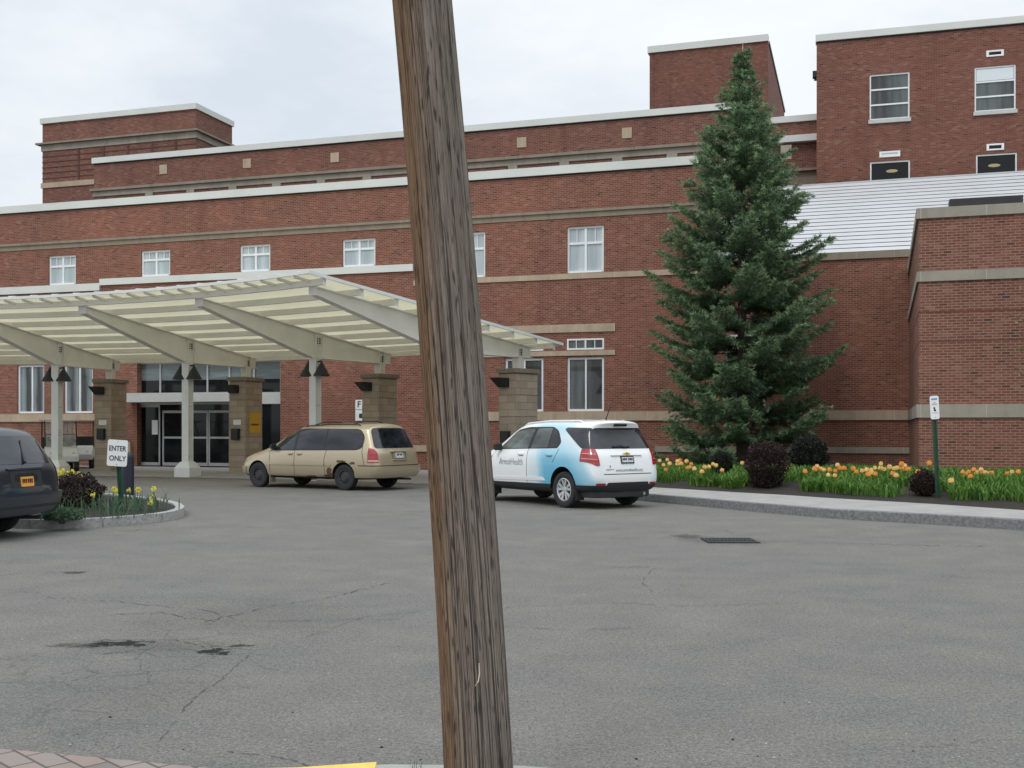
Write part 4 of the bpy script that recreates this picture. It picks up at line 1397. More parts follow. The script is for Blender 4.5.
    for kz in (1.35, 1.43, 1.51, 0.62, 0.68, 2.3):
        for tt in (-0.06, 0.06):
            vs = [pt(rc + tt + u, 0.118, kz + v) for u, v in ((-0.014, -0.014), (0.014, -0.014), (0.014, 0.014), (-0.014, 0.014))]
            mb.add(vs, [(0, 1, 2, 3)], 'plastic_black')
    cpart(mb, 'bolts', cl)
    # cone lamps on both sides of the column
    for sgn in (-1, 1):
        p = cen + er * (rc - 0.02) + et * (sgn * 0.27)
        mb = MB()
        zt_ = HB - 0.12
        mb.lathe([(0.02, zt_ + 0.02), (0.03, zt_ - 0.02), (0.25, zt_ - 0.42), (0.25, zt_ - 0.45), (0.22, zt_ - 0.44), (0.0, zt_ - 0.2)], 'black', 4 if False else 20, (p.x, p.y, 0))
        q = cen + er * (rc - 0.02) + et * (sgn * 0.12)
        mb.tube([(q.x, q.y, zt_ + 0.0), (p.x, p.y, zt_ + 0.01)], 0.025, 'black', 8)
        cpart(mb, 'lamp_shade', cl)
    # pier with its cap and stub post
    rp_ = CA['R']
    mb = MB()
    def bx4(mb, r, hr, ht, z0, z1, m, tt=0.0):
        vs = [(e1 * hr + tt, e2 * ht, z) for z in (z0, z1) for e1, e2 in ((-1, -1), (1, -1), (1, 1), (-1, 1))]
        mb.add(vs, [(3, 2, 1, 0), (4, 5, 6, 7), (0, 1, 5, 4), (1, 2, 6, 5), (2, 3, 7, 6), (3, 0, 4, 7)], m)
    zz = 0.0
    for k in range(5):
        h = 3.25 / 5
        bx4(mb, 0, 0.34, 0.51, zz, zz + h - 0.022, 'pier_stone')
        bx4(mb, 0, 0.325, 0.495, zz + h - 0.022, zz + h, 'stone_dark')
        zz += h
    pr = mb.build('pier', cn)
    pc = cen + er * rp_
    pr.location = (pc.x - cc[0], pc.y - cc[1], 0)
    pr.rotation_euler.z = -a
    mb = MB()
    bx4(mb, 0, 0.40, 0.57, 3.25, 3.385, 'stone_dark')
    mb.build('pier_cap', pr, bevel=0.01)
    mb = MB()
    bx4(mb, 0, 0.125, 0.125, 3.386, HB - 0.03, 'steel_cream')
    mb.build('stub_post', pr)
    # black wedge lamp on the pier's left face
    mb = MB()
    yq = -0.51
    prof2 = [(-0.52, 3.10), (-0.0, 3.10), (-0.0, 2.82), (-0.13, 2.82)]
    vs = [(t - 0.1, yq + y - 0.0, z) for t in (-0.17, 0.17) for y, z in prof2]
    mb.add(vs, [(0, 1, 2, 3), (7, 6, 5, 4), (0, 4, 5, 1), (1, 5, 6, 2), (2, 6, 7, 3), (3, 7, 4, 0)], 'black')
    mb.build('wall_lamp', pr)

def pier_frame(i):
    a = CA['a0'] + CA['st'] * i
    er, et = Vector((math.sin(a), math.cos(a), 0)), Vector((math.cos(a), -math.sin(a), 0))
    return Vector((CA['cx'], CA['cy'], 0)) + er * CA['R'], er, et, a

def bx_local(mb, x0, x1, y0, y1, z0, z1, m):
    mb.box(x0, x1, y0, y1, z0, z1, m)

def pier_plate(name, label, cat, i, face, off, z, wd, hg, build, group=None):
    """a plate on a pier: face 'front' looks to the road, 'side' to the right"""
    p, er, et, a = pier_frame(i)
    if face == 'front':
        loc = p - er * 0.514 + et * off
        rz_ = -a
    else:
        loc = p + et * 0.344 + er * off
        rz_ = -a + PI / 2
    t = thing(name, label, cat, (loc.x, loc.y, z), rz_, group)
    build(t, wd, hg)
    return t

def plate_build(mat, lines=(), rim=None, depth=0.02):
    def f(t, w_, h_):
        mb = MB()
        if rim:
            mb.box(-w_ / 2 - 0.015, w_ / 2 + 0.015, -depth * 0.8, 0, -h_ / 2 - 0.015, h_ / 2 + 0.015, rim)
        mb.box(-w_ / 2, w_ / 2, -depth, 0.0, -h_ / 2, h_ / 2, mat)
        mb.build('plate', t)
        if lines:
            mb = MB()
            for (x0, x1, z, th_, m) in lines:
                mb.box(x0 * w_, x1 * w_, -depth - 0.003, -depth, z * h_ - th_ / 2, z * h_ + th_ / 2, m)
            mb.build('print', t)
    return f
pier_plate('notice_sign', 'yellow notice with a line of black print on the stone pier beside the gold van', 'sign', 1, 'side', 0.05, 1.78, 0.66, 0.74,
           plate_build('sign_yellow', [(-0.42, 0.38, -0.06, 0.03, 'black'), (-0.30, 0.30, -0.11, 0.02, 'black')], depth=0.015))
def box_build(t, w_, h_):
    mb = MB()
    mb.box(-w_ / 2, w_ / 2, -0.16, 0, -h_ / 2, h_ / 2, 'black')
    mb.build('casing', t, bevel=0.012)
    mb = MB()
    mb.box(-w_ / 2 + 0.03, w_ / 2 - 0.03, -0.165, -0.159, -h_ / 2 + 0.04, h_ / 2 - 0.12, 'plastic_black')
    mb.build('flap', t)
for i, lab, lab2 in ((1, 'black wall box on the stone pier right of the sliding doors', 'white notice plate above the black box on the pier right of the sliding doors'),
                     (0, 'black wall box on the stone pier left of the doors, beside the golf carts', 'white notice plate above the black box on the pier beside the golf carts')):
    pier_plate('wall_box', lab, 'wall box', i, 'front', -0.02, 1.38, 0.28, 0.40, box_build)
    pier_plate('notice_sign', lab2, 'sign', i, 'front', 0.0, 1.80, 0.30, 0.17, plate_build('sign_white', [(-0.35, 0.35, 0.2, 0.012, 'grey_print'), (-0.35, 0.3, -0.15, 0.012, 'grey_print')], depth=0.012))
pier_plate('wall_box', 'black wall box on the stone pier behind the white and blue car', 'wall box', 3, 'front', -0.02, 1.30, 0.30, 0.42, box_build)

# white letter sign standing off the brick wall, partly behind a pier
df = D0 - 0.05
fu, fz = Fu(361.6, df), Fz(360, 410, df)
c_, s_ = math.cos(TH), math.sin(TH)
t = thing('letter_sign', 'white wall sign with a letter F and a green square half behind a stone pier', 'sign', (fu * c_ + df * s_, -fu * s_ + df * c_, fz), -TH)
mb = MB()
mb.box(-0.26, 0.26, -0.02, 0.0, 0.02, 0.40, 'sign_white')
mb.box(-0.26, 0.26, -0.02, 0.0, -0.42, -0.0, 'sign_white')
mb.build('plate', t)
mb = MB()
mb.box(-0.10, 0.20, -0.024, -0.0205, -0.32, -0.14, 'sign_green')
mb.build('print', t)
text('lettering', 'F', 0.34, 'black', t, (-0.10, -0.024, 0.21), (R(90), 0, 0), bold=0.006)

# ------------------------------------------------------------------ island with its kerb
isl = [(-200, 524), (-60, 526.5), (0, 528), (50, 529.3), (77, 528.3), (103, 527.3), (132, 525), (158, 522.5), (174, 519.8), (183, 516.8), (184.5, 514.2), (181, 511), (172, 508), (152, 504.5), (110, 500), (60, 497), (0, 494), (-60, 491), (-200, 485)]
op = [Vector((*G(x, y), 0)) for x, y in isl]
ctr = Vector((-8.3, 19.6, 0))
def shrink(poly, t):
    out = []
    n = len(poly)
    for i, p in enumerate(poly):
        if i == 0 or i == n - 1:
            d = (poly[1] - poly[0]) if i == 0 else (poly[n - 1] - poly[n - 2])
        else:
            d = (poly[i + 1] - poly[i]).normalized() + (poly[i] - poly[i - 1]).normalized()
        d = d.normalized()
        out.append(p + Vector((-d.y, d.x, 0)) * t)
    return out
ip = shrink(op, 0.15)
mb = MB()
zi = 0.15
for i in range(len(op) - 1):
    a, b, c, d = op[i], op[i + 1], ip[i + 1], ip[i]
    mb.quad((a.x, a.y, -0.03), (b.x, b.y, -0.03), (b.x, b.y, zi), (a.x, a.y, zi), 'granite_pale')
    mb.quad((a.x, a.y, zi), (b.x, b.y, zi), (c.x, c.y, zi), (d.x, d.y, zi), 'granite_pale')
    mb.quad((c.x, c.y, zi), (c.x, c.y, 0), (d.x, d.y, 0), (d.x, d.y, zi), 'granite_pale')
for x, y in ((103, 527.4), (162, 522.1), (30, 529)):
    p = Vector((*G(x, y), 0))
    mb.box(p.x - 0.005, p.x + 0.005, p.y - 0.004, p.y + 0.004, 0, zi - 0.01, 'granite')
tag(mb.build('island_kerb'), kind='structure')
mb = MB()
mb.add([(p.x, p.y, zi - 0.03) for p in ip] + [(ctr.x, ctr.y, zi + 0.10)], [(i, (i + 1) % len(ip), len(ip)) for i in range(len(ip))], 'mulch', True)
tag(mb.build('island_mulch'), kind='structure')
# ------------------------------------------------------------------ post signs
def post_sign(name, label, cat, base, plate_c, wd, hg, yaw, tilt):
    """base and plate centre in world coordinates; a green channel post carries the plate"""
    t = thing(name, label, cat, base, 0)
    b, p = Vector(base), Vector(plate_c)
    d = p - b
    top = d + d.normalized() * (hg * 0.42)
    mb = MB()
    for u, wv in ((-0.032, 0.012), (0.032, 0.012), (0.0, 0.04)):
        dy = 0.016 if abs(u) < 0.01 else 0.0
        vs = [(q.x + u + e * wv, q.y + 0.03 + dy + f * 0.006, q.z) for q in (Vector((0, 0, -0.15)), top) for e, f in ((-1, -1), (1, -1), (1, 1), (-1, 1))]
        mb.add(vs, [(3, 2, 1, 0), (4, 5, 6, 7), (0, 1, 5, 4), (1, 2, 6, 5), (2, 3, 7, 6), (3, 0, 4, 7)], 'sign_green')
    mb.build('post', t)
    mb = MB()
    n = 6
    rr = 0.035
    pts = []
    for cx_, cz_, a0 in ((wd / 2 - rr, hg / 2 - rr, 0), (-wd / 2 + rr, hg / 2 - rr, 90), (-wd / 2 + rr, -hg / 2 + rr, 180), (wd / 2 - rr, -hg / 2 + rr, 270)):
        for k in range(n + 1):
            w_ = R(a0 + 90 * k / n)
            pts.append((cx_ + rr * math.cos(w_), cz_ + rr * math.sin(w_)))
    m = len(pts)
    vs = [(x, y, z) for y in (-0.004, 0.004) for x, z in pts]
    mb.add(vs, [tuple(range(m)), tuple(range(2 * m - 1, m - 1, -1))] + [(k, m + k, m + (k + 1) % m, (k + 1) % m) for k in range(m)], 'sign_white')
    pl = mb.build('plate', t)
    pl.location = d
    pl.rotation_euler = (0, tilt, yaw)
    return t, pl

zi_ = 0.16
b = G(122, 511.5, zi_)
pc = (118 - CX) / F
t, pl = post_sign('enter_only_sign', 'small white sign reading ENTER ONLY on a green post in the daffodil island', 'sign', (b[0], b[1], zi_),
                  (pc * b[1] - 0.0, b[1] - 0.03, H + (HZ - 453) * b[1] / F), 0.355, 0.455, R(-4), R(3.5))
text('lettering', 'ENTER', 0.125, 'black', pl, (0, -0.006, 0.075), (R(90), 0, 0), xs=0.82, bold=0.002)
text('lettering', 'ONLY', 0.125, 'black', pl, (0.01, -0.006, -0.095), (R(90), 0, 0), xs=0.88, bold=0.002)
mb = MB()
for z in (0.195, -0.195):
    mb.lathe([(0.0, 0.0), (0.008, 0.0), (0.008, 0.004), (0.0, 0.006)], 'steel_rim', 8, (0, -0.0045, z), 'y')
mb.build('bolts', pl)

zb_ = 0.2
for _ in range(40):
    b = G(939, 497.5, zb_)
    zb_ = 0.5 * zb_ + 0.5 * float(bedz(*b))
k = (934 - CX) / F
t, pl = post_sign('parking_sign', 'narrow white parking sign on a leaning green post among tulips by the brick wing', 'sign', (b[0], b[1], zb_),
                  (k * b[1], b[1] - 0.03, H + (HZ - 407.5) * b[1] / F), 0.165, 0.46, R(-12), R(-3))
mb = MB()
for z, w_, h_, m in ((0.165, 0.11, 0.03, 'sign_blue'), (0.10, 0.05, 0.010, 'grey_print'), (0.072, 0.09, 0.010, 'grey_print'), (0.055, 0.10, 0.008, 'grey_print'), (-0.105, 0.12, 0.010, 'grey_print'), (-0.19, 0.02, 0.012, 'grey_print')):
    mb.box(-w_ / 2, w_ / 2, -0.0075, -0.0045, z - h_ / 2, z + h_ / 2, m)
mb.lathe([(0.0, 0.0), (0.020, 0.0), (0.020, 0.003), (0.0, 0.003)], 'black', 12, (-0.008, -0.0045, -0.012), 'y')
mb.lathe([(0.0, 0.0), (0.024, 0.0), (0.024, 0.003), (0.0, 0.003)], 'black', 12, (0.002, -0.0045, -0.055), 'y')
mb.build('print', pl)

# dark bollard behind the sign
g = G(128, 498)
t = thing('bollard', 'dark navy round topped bollard behind the ENTER ONLY sign', 'bollard', (g[0], g[1], 0))
mb = MB()
prof = [(0.145, 0.0), (0.145, 0.06), (0.135, 0.07), (0.135, 0.92)] + [(0.135 * math.cos(a), 0.92 + 0.135 * math.sin(a)) for a in np.linspace(0.15, PI / 2, 7)]
mb.lathe(prof, 'navy', 24)
mb.build('shaft', t)
mb = MB()
mb.lathe([(0.137, 0.80), (0.139, 0.81), (0.139, 0.85), (0.137, 0.86)], 'plastic_black', 24)
mb.build('collar', t)

# ------------------------------------------------------------------ utility pole
t = thing('utility_pole', 'weathered wooden utility pole leaning across the view, brown on its left side', 'utility pole', (-0.137, 4.5, 0.09))
mb = MB()
nz, nk = 260, 72
slope = -0.0703
vs, uvs = [], []
zs = np.concatenate([np.linspace(-0.3, 4.2, 220), np.linspace(4.3, 9.2, 40)])
ph = nrs.uniform(0, 6.28, 8)
ridge, rf, ph2 = nrs.normal(size=nk), nrs.uniform(0.4, 1.6, nk), nrs.uniform(0, 6.28, nk)
for z in zs:
    zz = z + 0.09
    rad = float(np.interp(zz, [0, 0.209, 1.7, 3.351, 9.5], [0.146, 0.142, 0.1295, 0.1225, 0.092]))
    tt = min(1.0, max(0.0, (zz - 0.209) / 3.142))
    bow = 0.058 * tt * (1 - tt) + 0.006 * (1 - tt)
    for kk in range(nk):
        w_ = 2 * PI * kk / nk
        r = rad + 0.0016 * ridge[kk] * math.sin(zz * rf[kk] + ph2[kk]) + 0.0009 * ridge[kk] + 0.0022 * math.sin(3 * w_ + 0.9 * zz + ph[0]) + 0.0016 * math.sin(7 * w_ + 0.35 * zz + ph[1]) + 0.0012 * math.sin(2 * w_ + 2.6 * zz + ph[2]) + 0.0010 * math.sin(19 * w_ + 0.5 * math.sin(zz * 2) + ph[3])
        vs.append((slope * z + bow + r * math.cos(w_), r * math.sin(w_), z))
nz = len(zs)
fs = [(i * nk + k, i * nk + (k + 1) % nk, (i + 1) * nk + (k + 1) % nk, (i + 1) * nk + k) for i in range(nz - 1) for k in range(nk)]
fs.append(tuple((nz - 1) * nk + k for k in range(nk)))
mb.add(vs, fs, 'wood', True)
o = mb.build('trunk', t)
me = o.data
uvl = me.uv_layers.new(name='grain')
# u: angle measured from the left side round the front (0..1), v: height
for p in me.polygons:
    for li in p.loop_indices:
        vi = me.loops[li].vertex_index
        kk, i = vi % nk, min(vi // nk, nz - 1)
        a = (kk / nk - 0.5) % 1.0
        uvl.data[li].uv = (a, zs[i] / 2.0)
for p in me.polygons:                         # close the seam
    us = [uvl.data[li].uv[0] for li in p.loop_indices]
    if max(us) - min(us) > 0.5:
        for li in p.loop_indices:
            if uvl.data[li].uv[0] < 0.5:
                uvl.data[li].uv[0] += 1.0
mb = MB()                                     # splinter hanging at the front
bx0 = (478 - CX) / F * 4.36 + 0.137
mb.tube([(bx0 + 0.004, -0.146, 0.58), (bx0 + 0.006, -0.150, 0.54), (bx0 + 0.002, -0.155, 0.51), (bx0 - 0.012, -0.157, 0.49)], [0.0015, 0.0026, 0.0026, 0.0012], 'stone', 6)
mb.build('splinter', t)

# ------------------------------------------------------------------ vegetation helpers
def rdir(n, r=nrs):
    v = r.normal(size=(n, 3))
    return v / np.linalg.norm(v, axis=1)[:, None]

def leaf_cloud(name, cen, rad, n, size, mat, parent=None, flat=0.0, seed=1, shell_=0.45, aspect=0.55):
    r = np.random.RandomState(seed)
    d = rdir(n, r)
    lump = 1 + 0.10 * np.sin(d[:, 0] * 7 + seed) * np.sin(d[:, 1] * 6 + 2 * seed) + 0.08 * np.sin(d[:, 2] * 9 + seed)
    rr = (1 - shell_ * r.uniform(size=n) ** 1.6) * lump
    P0 = d * rr[:, None] * np.array(rad) + np.array(cen)
    a = rdir(n, r) + d * 0.7
    a /= np.linalg.norm(a, axis=1)[:, None]
    b = np.cross(a, rdir(n, r))
    b /= np.linalg.norm(b, axis=1)[:, None] + 1e-9
    s = size * r.uniform(0.6, 1.3, n)[:, None]
    V = np.empty((n, 4, 3))
    V[:, 0] = P0
    V[:, 1] = P0 + a * s * 0.5 + b * s * aspect * 0.5
    V[:, 2] = P0 + a * s
    V[:, 3] = P0 + a * s * 0.5 - b * s * aspect * 0.5
    ok = V[:, :, 2].min(axis=1) > cen[2] - rad[2] * 0.98
    V = V[ok]
    k = len(V)
    return np_mesh(name, V.reshape(-1, 3), np.arange(k * 4).reshape(k, 4), [mat], parent)

def shrub(label, px, py, wpx, hpx, mat, Y=None, z=None, n=5000, seed=1, cat='shrub', leaf=0.05, name='round_shrub', group=None):
    """base-centre pixel, width and height in px"""
    if Y is None:
        x, Y = G(px, py, z)
    x = (px - CX) / F * Y
    zb = z if z is not None else float(bedz(x, Y))
    wd, hg = wpx * Y / F, hpx * Y / F
    t = thing(name, label, cat, (x, Y, zb), 0, group)
    leaf_cloud('foliage', (0, 0, hg * 0.5), (wd / 2, wd / 2 * 0.95, hg * 0.52), n, leaf, mat, t, seed=seed)
    mb = MB()
    r = random.Random(seed)
    for k in range(14):
        a = r.uniform(0, 6.28)
        e = r.uniform(0.2, 0.8)
        mb.tube([(0.03 * math.cos(a), 0.03 * math.sin(a), -0.05), (wd * 0.2 * e * math.cos(a), wd * 0.2 * e * math.sin(a), hg * 0.4), (wd * 0.38 * e * math.cos(a), wd * 0.38 * e * math.sin(a), hg * 0.85)], [0.012, 0.008, 0.004], 'bark', 5)
    mb.build('stems', t)
    return t

def bedbase(px, py):                               # where a pixel meets the bed
    z = 0.2
    for _ in range(40):
        x, y = G(px, py, z)
        z = 0.5 * z + 0.5 * float(bedz(x, y))
    return x, y, z
for lab, px, py, wpx, hpx, mat, n, sd_, leaf in (
        ('large burgundy globe shrub in front of the spruce, nearest the sidewalk', 766, 487.5, 41, 46, 'shrub_red', 9000, 2, 0.05),
        ('small dark globe shrub under the left side of the spruce', 721.5, 474, 21, 22, 'shrub_dark', 3500, 4, 0.05),
        ('low burgundy shrub at the foot of the narrow parking sign', 924, 496, 27, 25, 'shrub_red', 4500, 5, 0.04),
        ('large dark shrub against the brick wall right of the spruce', 809, 473, 36, 37, 'shrub_dark', 8000, 3, 0.06),):
    x, y, z = bedbase(px, py)
    shrub(lab, px, py, wpx, hpx, mat, Y=y, z=z, n=n, seed=sd_, leaf=leaf)
shrub('purple brown shrub in the island beside the dark van', 76, 508.5, 54, 33, 'shrub_red', z=0.17, n=6000, seed=6, leaf=0.045)
shrub('grey green creeping shrub at the kerb of the island by the dark van', 62, 520.5, 40, 11, 'daff_leaf', z=0.15, n=2500, seed=9, leaf=0.05, name='creeping_shrub')

# leaf blades: tulip foliage and daffodil clumps
def blades(name, pos, hmin, hmax, wid, mat, lean=0.35, seed=3, parent=None):
    r = np.random.RandomState(seed)
    n = len(pos)
    az = r.uniform(0, 2 * PI, n)
    h = r.uniform(hmin, hmax, n)
    ln = r.uniform(0.05, lean, n) * h
    w_ = wid * r.uniform(0.6, 1.3, n)
    dx, dy = np.cos(az), np.sin(az)
    sx, sy = -dy, dx
    V = np.empty((n, 5, 3))
    def put(k, f, lz, ww, sgn):
        V[:, k, 0] = pos[:, 0] + dx * ln * f + sx * w_ * ww * sgn
        V[:, k, 1] = pos[:, 1] + dy * ln * f + sy * w_ * ww * sgn
        V[:, k, 2] = pos[:, 2] + h * lz
    put(0, 0, -0.03, 0.35, 1); put(1, 0, -0.03, 0.35, -1)
    put(2, 0.35, 0.6, 0.5, -1); put(3, 0.35, 0.6, 0.5, 1)
    put(4, 1.25, 0.97, 0, 0)
    base = np.arange(n)[:, None] * 5
    q = np.concatenate([base + np.array([[0, 1, 2]]), base + np.array([[0, 2, 3]]), base + np.array([[3, 2, 4]])])
    return np_mesh(name, V.reshape(-1, 3), q, [mat], parent)

def hits(x, y):
    return ((x - 7.2) ** 2 + (y - 34.5) ** 2) < 0.2
# bed foliage: thick towards the front, thinner behind
pos = []
r = np.random.RandomState(5)
xx = r.uniform(3.0, 19.5, 60000)
yb = yback(xx)
dd = r.uniform(0, 1, 60000) ** 1.35 * 9.5
yy = yb + 1.25 + 0.25 * np.sin(xx * 2.3) + 0.12 * np.sin(xx * 5.7) + dd
zz = bedz(xx, yy)
wy = np.where(xx > 10.3, 29.0 / math.cos(TH) - xx * math.tan(TH) - 0.25, 38.3)
clump = np.sin(xx * 3.1 + 1.0) * np.sin(yy * 2.7) + np.sin(xx * 1.3 - yy * 1.9) + r.uniform(-1.1, 1.1, 60000)
keep = (yy < wy) & (clump > -0.25)
for px_, py_, rr_ in ((766, 487.5, 0.75), (721.5, 474, 0.4), (924, 496, 0.5)):
    sx_, sy_, sz_ = bedbase(px_, py_)
    keep &= ~((np.abs(xx - sx_ * yy / sy_) < rr_) & (yy < sy_ + 0.3) & (yy > sy_ - 2.5))
P0 = np.stack([xx, yy, zz - np.clip((yy - yb - 4) * 0.02, 0, 0.12)], 1)[keep]
tag(blades('tulip_leaves', P0, 0.14, 0.33, 0.040, 'tulip_leaf', 0.8, 8), 'bright green tulip foliage filling the bed along the sidewalk', 'foliage', kind='stuff')

# tulip heads
def tulip_mesh(mat, seed):
    r = random.Random(seed)
    mb = MB()
    mb.tube([(0, 0, -0.02), (0.008, 0.004, -0.25), (0.0, 0.0, -0.46)], 0.006, 'tulip_leaf', 5)
    for ring in (0, 1):
        for k in range(3):
            a = 2 * PI * k / 3 + ring * PI / 3 + r.uniform(-0.1, 0.1)
            c, s = math.cos(a), math.sin(a)
            R0 = 0.040 if ring else 0.035
            prof = [(0.006, -0.025, 0.010), (R0, 0.0, 0.034), (R0 * 1.12, 0.035, 0.034), (R0 * r.uniform(0.6, 1.1), 0.078, 0.008)]
            vs = []
            for rr, z, hw in prof:
                for sg in (-1, 1):
                    vs.append((c * rr - s * hw * sg, s * rr + c * hw * sg, z))
            mb.add(vs, [(0, 1, 3, 2), (2, 3, 5, 4), (4, 5, 7, 6)], mat, True)
    return mb
tul = []
for X, Y_ in ((104, 222), (145, 217), (125, 245), (158, 238), (137, 270), (200, 225), (213, 220), (200, 240), (220, 238), (248, 226), (273, 240), (268, 255), (252, 260), (290, 266), (345, 257), (368, 255), (390, 240), (405, 248), (330, 282), (437, 273), (545, 235)):
    tul.append((640 + X / 5.333, 420 + Y_ / 5.333))
for X, Y_ in ((60, 565), (160, 592), (222, 575), (238, 560), (262, 575), (282, 582), (318, 582), (310, 615), (352, 618), (355, 588), (368, 552), (382, 572), (410, 572), (470, 574), (488, 594), (524, 588), (555, 584), (583, 582), (565, 612), (585, 600), (608, 570), (608, 608), (645, 542), (643, 572), (668, 578), (700, 565), (730, 574), (752, 570), (778, 545), (785, 572), (800, 555), (803, 578), (825, 576), (720, 606), (742, 618), (955, 540), (882, 597), (230, 582), (244, 568)):
    tul.append((780 + X / 6.4, 380 + Y_ / 6.4))
for X, Y_ in ((558, 524), (612, 483), (625, 495), (640, 482), (663, 472), (668, 492), (685, 492), (698, 472), (715, 488), (735, 492), (748, 490), (648, 505), (820, 490), (843, 482), (872, 482), (676, 484), (705, 483)):
    tul.append((832 + X / 4.68, 370 + Y_ / 4.68))
groups = [(0, 690, 'tulip in the loose clump between the white car and the small dark shrub'), (690, 735, 'tulip around the small dark shrub under the spruce'),
          (735, 806, 'tulip between the large burgundy shrub and the large dark shrub'), (806, 862, 'tulip in the long cluster in front of the recessed brick wall'),
          (862, 914, 'tulip in the dense cluster left of the parking sign'), (914, 955, 'single tulip near the parking sign'),
          (955, 1000, 'tulip in the tight bunch against the brick wing'), (1000, 1100, 'tulip at the right edge of the bed')]
protos = {}
for i, (px, py) in enumerate(tul):
    gi = [k for k, g_ in enumerate(groups) if g_[0] <= px < g_[1]][0]
    peach = rnd.random() < (0.6 if px < 900 else 0.25)
    key = 'petal_peach' if peach else 'petal_orange'
    zh = 0.6
    for _ in range(10):
        Y_ = min((H - zh) * F / max(4, py - HZ), 37.2)
        X_ = (px - CX) / F * Y_
        if X_ > 10.3:
            Y_ = min(Y_, 29.0 / math.cos(TH) - X_ * math.tan(TH) - 0.5)
        X_ = (px - CX) / F * Y_
        zh = float(bedz(X_, Y_)) + 0.44
    Y_ = max(Y_, float(yback(X_)) + 1.0)
    X_ = (px - CX) / F * Y_
    zh = H - (py - HZ) * Y_ / F
    if key not in protos:
        protos[key] = tulip_mesh(key, len(protos)).build('tulip')
        o = protos[key]
    else:
        o = protos[key].copy()
        COL.objects.link(o)
    o.location = (X_, Y_, zh)
    s = rnd.uniform(0.85, 1.12) * (1.15 if Y_ > 30 else 1.0)
    o.scale = (s, s, s)
    o.rotation_euler = (rnd.uniform(-0.15, 0.15), rnd.uniform(-0.15, 0.15), rnd.uniform(0, 6))
    tag(o, ('peach ' if peach else 'orange ') + groups[gi][2], 'tulip', ('peach ' if peach else 'orange ') + groups[gi][2].replace('single tulip', 'tulips').replace('tulip ', 'tulips ', 1))

# daffodils in the island
pos = []
r = np.random.RandomState(12)
for px, py, n, sp in ((100, 510, 60, 0.30), (88, 513, 50, 0.25), (127, 511, 90, 0.26), (141, 509, 70, 0.24), (150, 509, 30, 0.2), (112, 517, 40, 0.25), (70, 502, 60, 0.3), (80, 500, 60, 0.3), (133, 514, 40, 0.2)):
    x, y = G(px, py, 0.16)
    n = int(n * 0.55)
    a = r.normal(size=(n, 2)) * sp
    pos.append(np.stack([x + a[:, 0], y + a[:, 1] * 0.8, np.full(n, 0.15)], 1))
pos = np.concatenate(pos)
tag(blades('daffodil_leaves', pos, 0.18, 0.42, 0.020, 'daff_leaf', 1.1, 21), 'narrow grey green daffodil leaves growing in the island mulch', 'foliage', kind='stuff')
def daff_mesh():
    mb = MB()
    mb.tube([(0, 0.01, -0.01), (0, 0.012, -0.05), (0.0, 0.02, -0.36)], 0.005, 'daff_leaf', 5)
    for k in range(6):
        a = 2 * PI * k / 6
        c, s = math.cos(a), math.sin(a)
        mb.add([(c * 0.008 - s * 0.016, -0.01, s * 0.008 + c * 0.016), (c * 0.008 + s * 0.016, -0.01, s * 0.008 - c * 0.016), (c * 0.034 + s * 0.018, -0.004, s * 0.034 - c * 0.018), (c * 0.052, -0.010, s * 0.052), (c * 0.034 - s * 0.018, -0.004, s * 0.034 + c * 0.018)], [(0, 1, 2, 3, 4)], 'petal_yellow')
    prof = [(0.012, 0.0), (0.018, 0.03), (0.026, 0.045), (0.012, 0.03)]
    vs = [(r_ * math.cos(2 * PI * k / 8), -0.01 - h_, r_ * math.sin(2 * PI * k / 8)) for r_, h_ in prof for k in range(8)]
    mb.add(vs, [(i * 8 + k, i * 8 + (k + 1) % 8, (i + 1) * 8 + (k + 1) % 8, (i + 1) * 8 + k) for i in range(3) for k in range(8)], 'petal_yellow', True)
    return mb
daf = [(63, 470.5, 0), (68, 473, 0), (61, 474, 0), (76, 476.5, 0), (82.5, 477.5, 0), (73, 471.5, 0), (58, 472, 0), (79, 474, 0), (87.5, 493.5, 1), (91, 490, 1), (94.5, 495.2, 1), (100.5, 489.5, 1), (90, 488, 1), (114, 489, 2), (117, 491.5, 2), (130, 490, 3), (138, 489.6, 3), (153.8, 489, 4), (153.5, 497.3, 4), (151.2, 502.3, 4)]
dl = ['yellow daffodil behind the purple shrub, close to the dark van', 'yellow daffodil in the clump left of the ENTER ONLY sign post', 'orange yellow daffodil touching the ENTER ONLY sign post', 'yellow daffodil just right of the ENTER ONLY sign post', 'yellow daffodil in the last clump, towards the tip of the island']
dp = None
for px, py, gi in daf:
    zh = {0: 0.62, 1: 0.44, 2: 0.47, 3: 0.47, 4: 0.42}[gi]
    if py > 496: zh = 0.3
    Y_ = (H - zh) * F / (py - HZ)
    if gi == 0: Y_ = min(Y_, 23.0); zh = H - (py - HZ) * Y_ / F
    X_ = (px - CX) / F * Y_
    if dp is None:
        o = dp = daff_mesh().build('daffodil')
    else:
        o = dp.copy()
        COL.objects.link(o)
    o.location = (X_, Y_, zh)
    s = rnd.uniform(1.0, 1.25)
    o.scale = (s, s, s * 1.05)
    o.rotation_euler = (rnd.uniform(-0.3, 0.2), rnd.uniform(-0.2, 0.2), rnd.uniform(-0.9, 0.9))
    tag(o, dl[gi], 'daffodil', dl[gi].replace('daffodil', 'daffodils', 1))

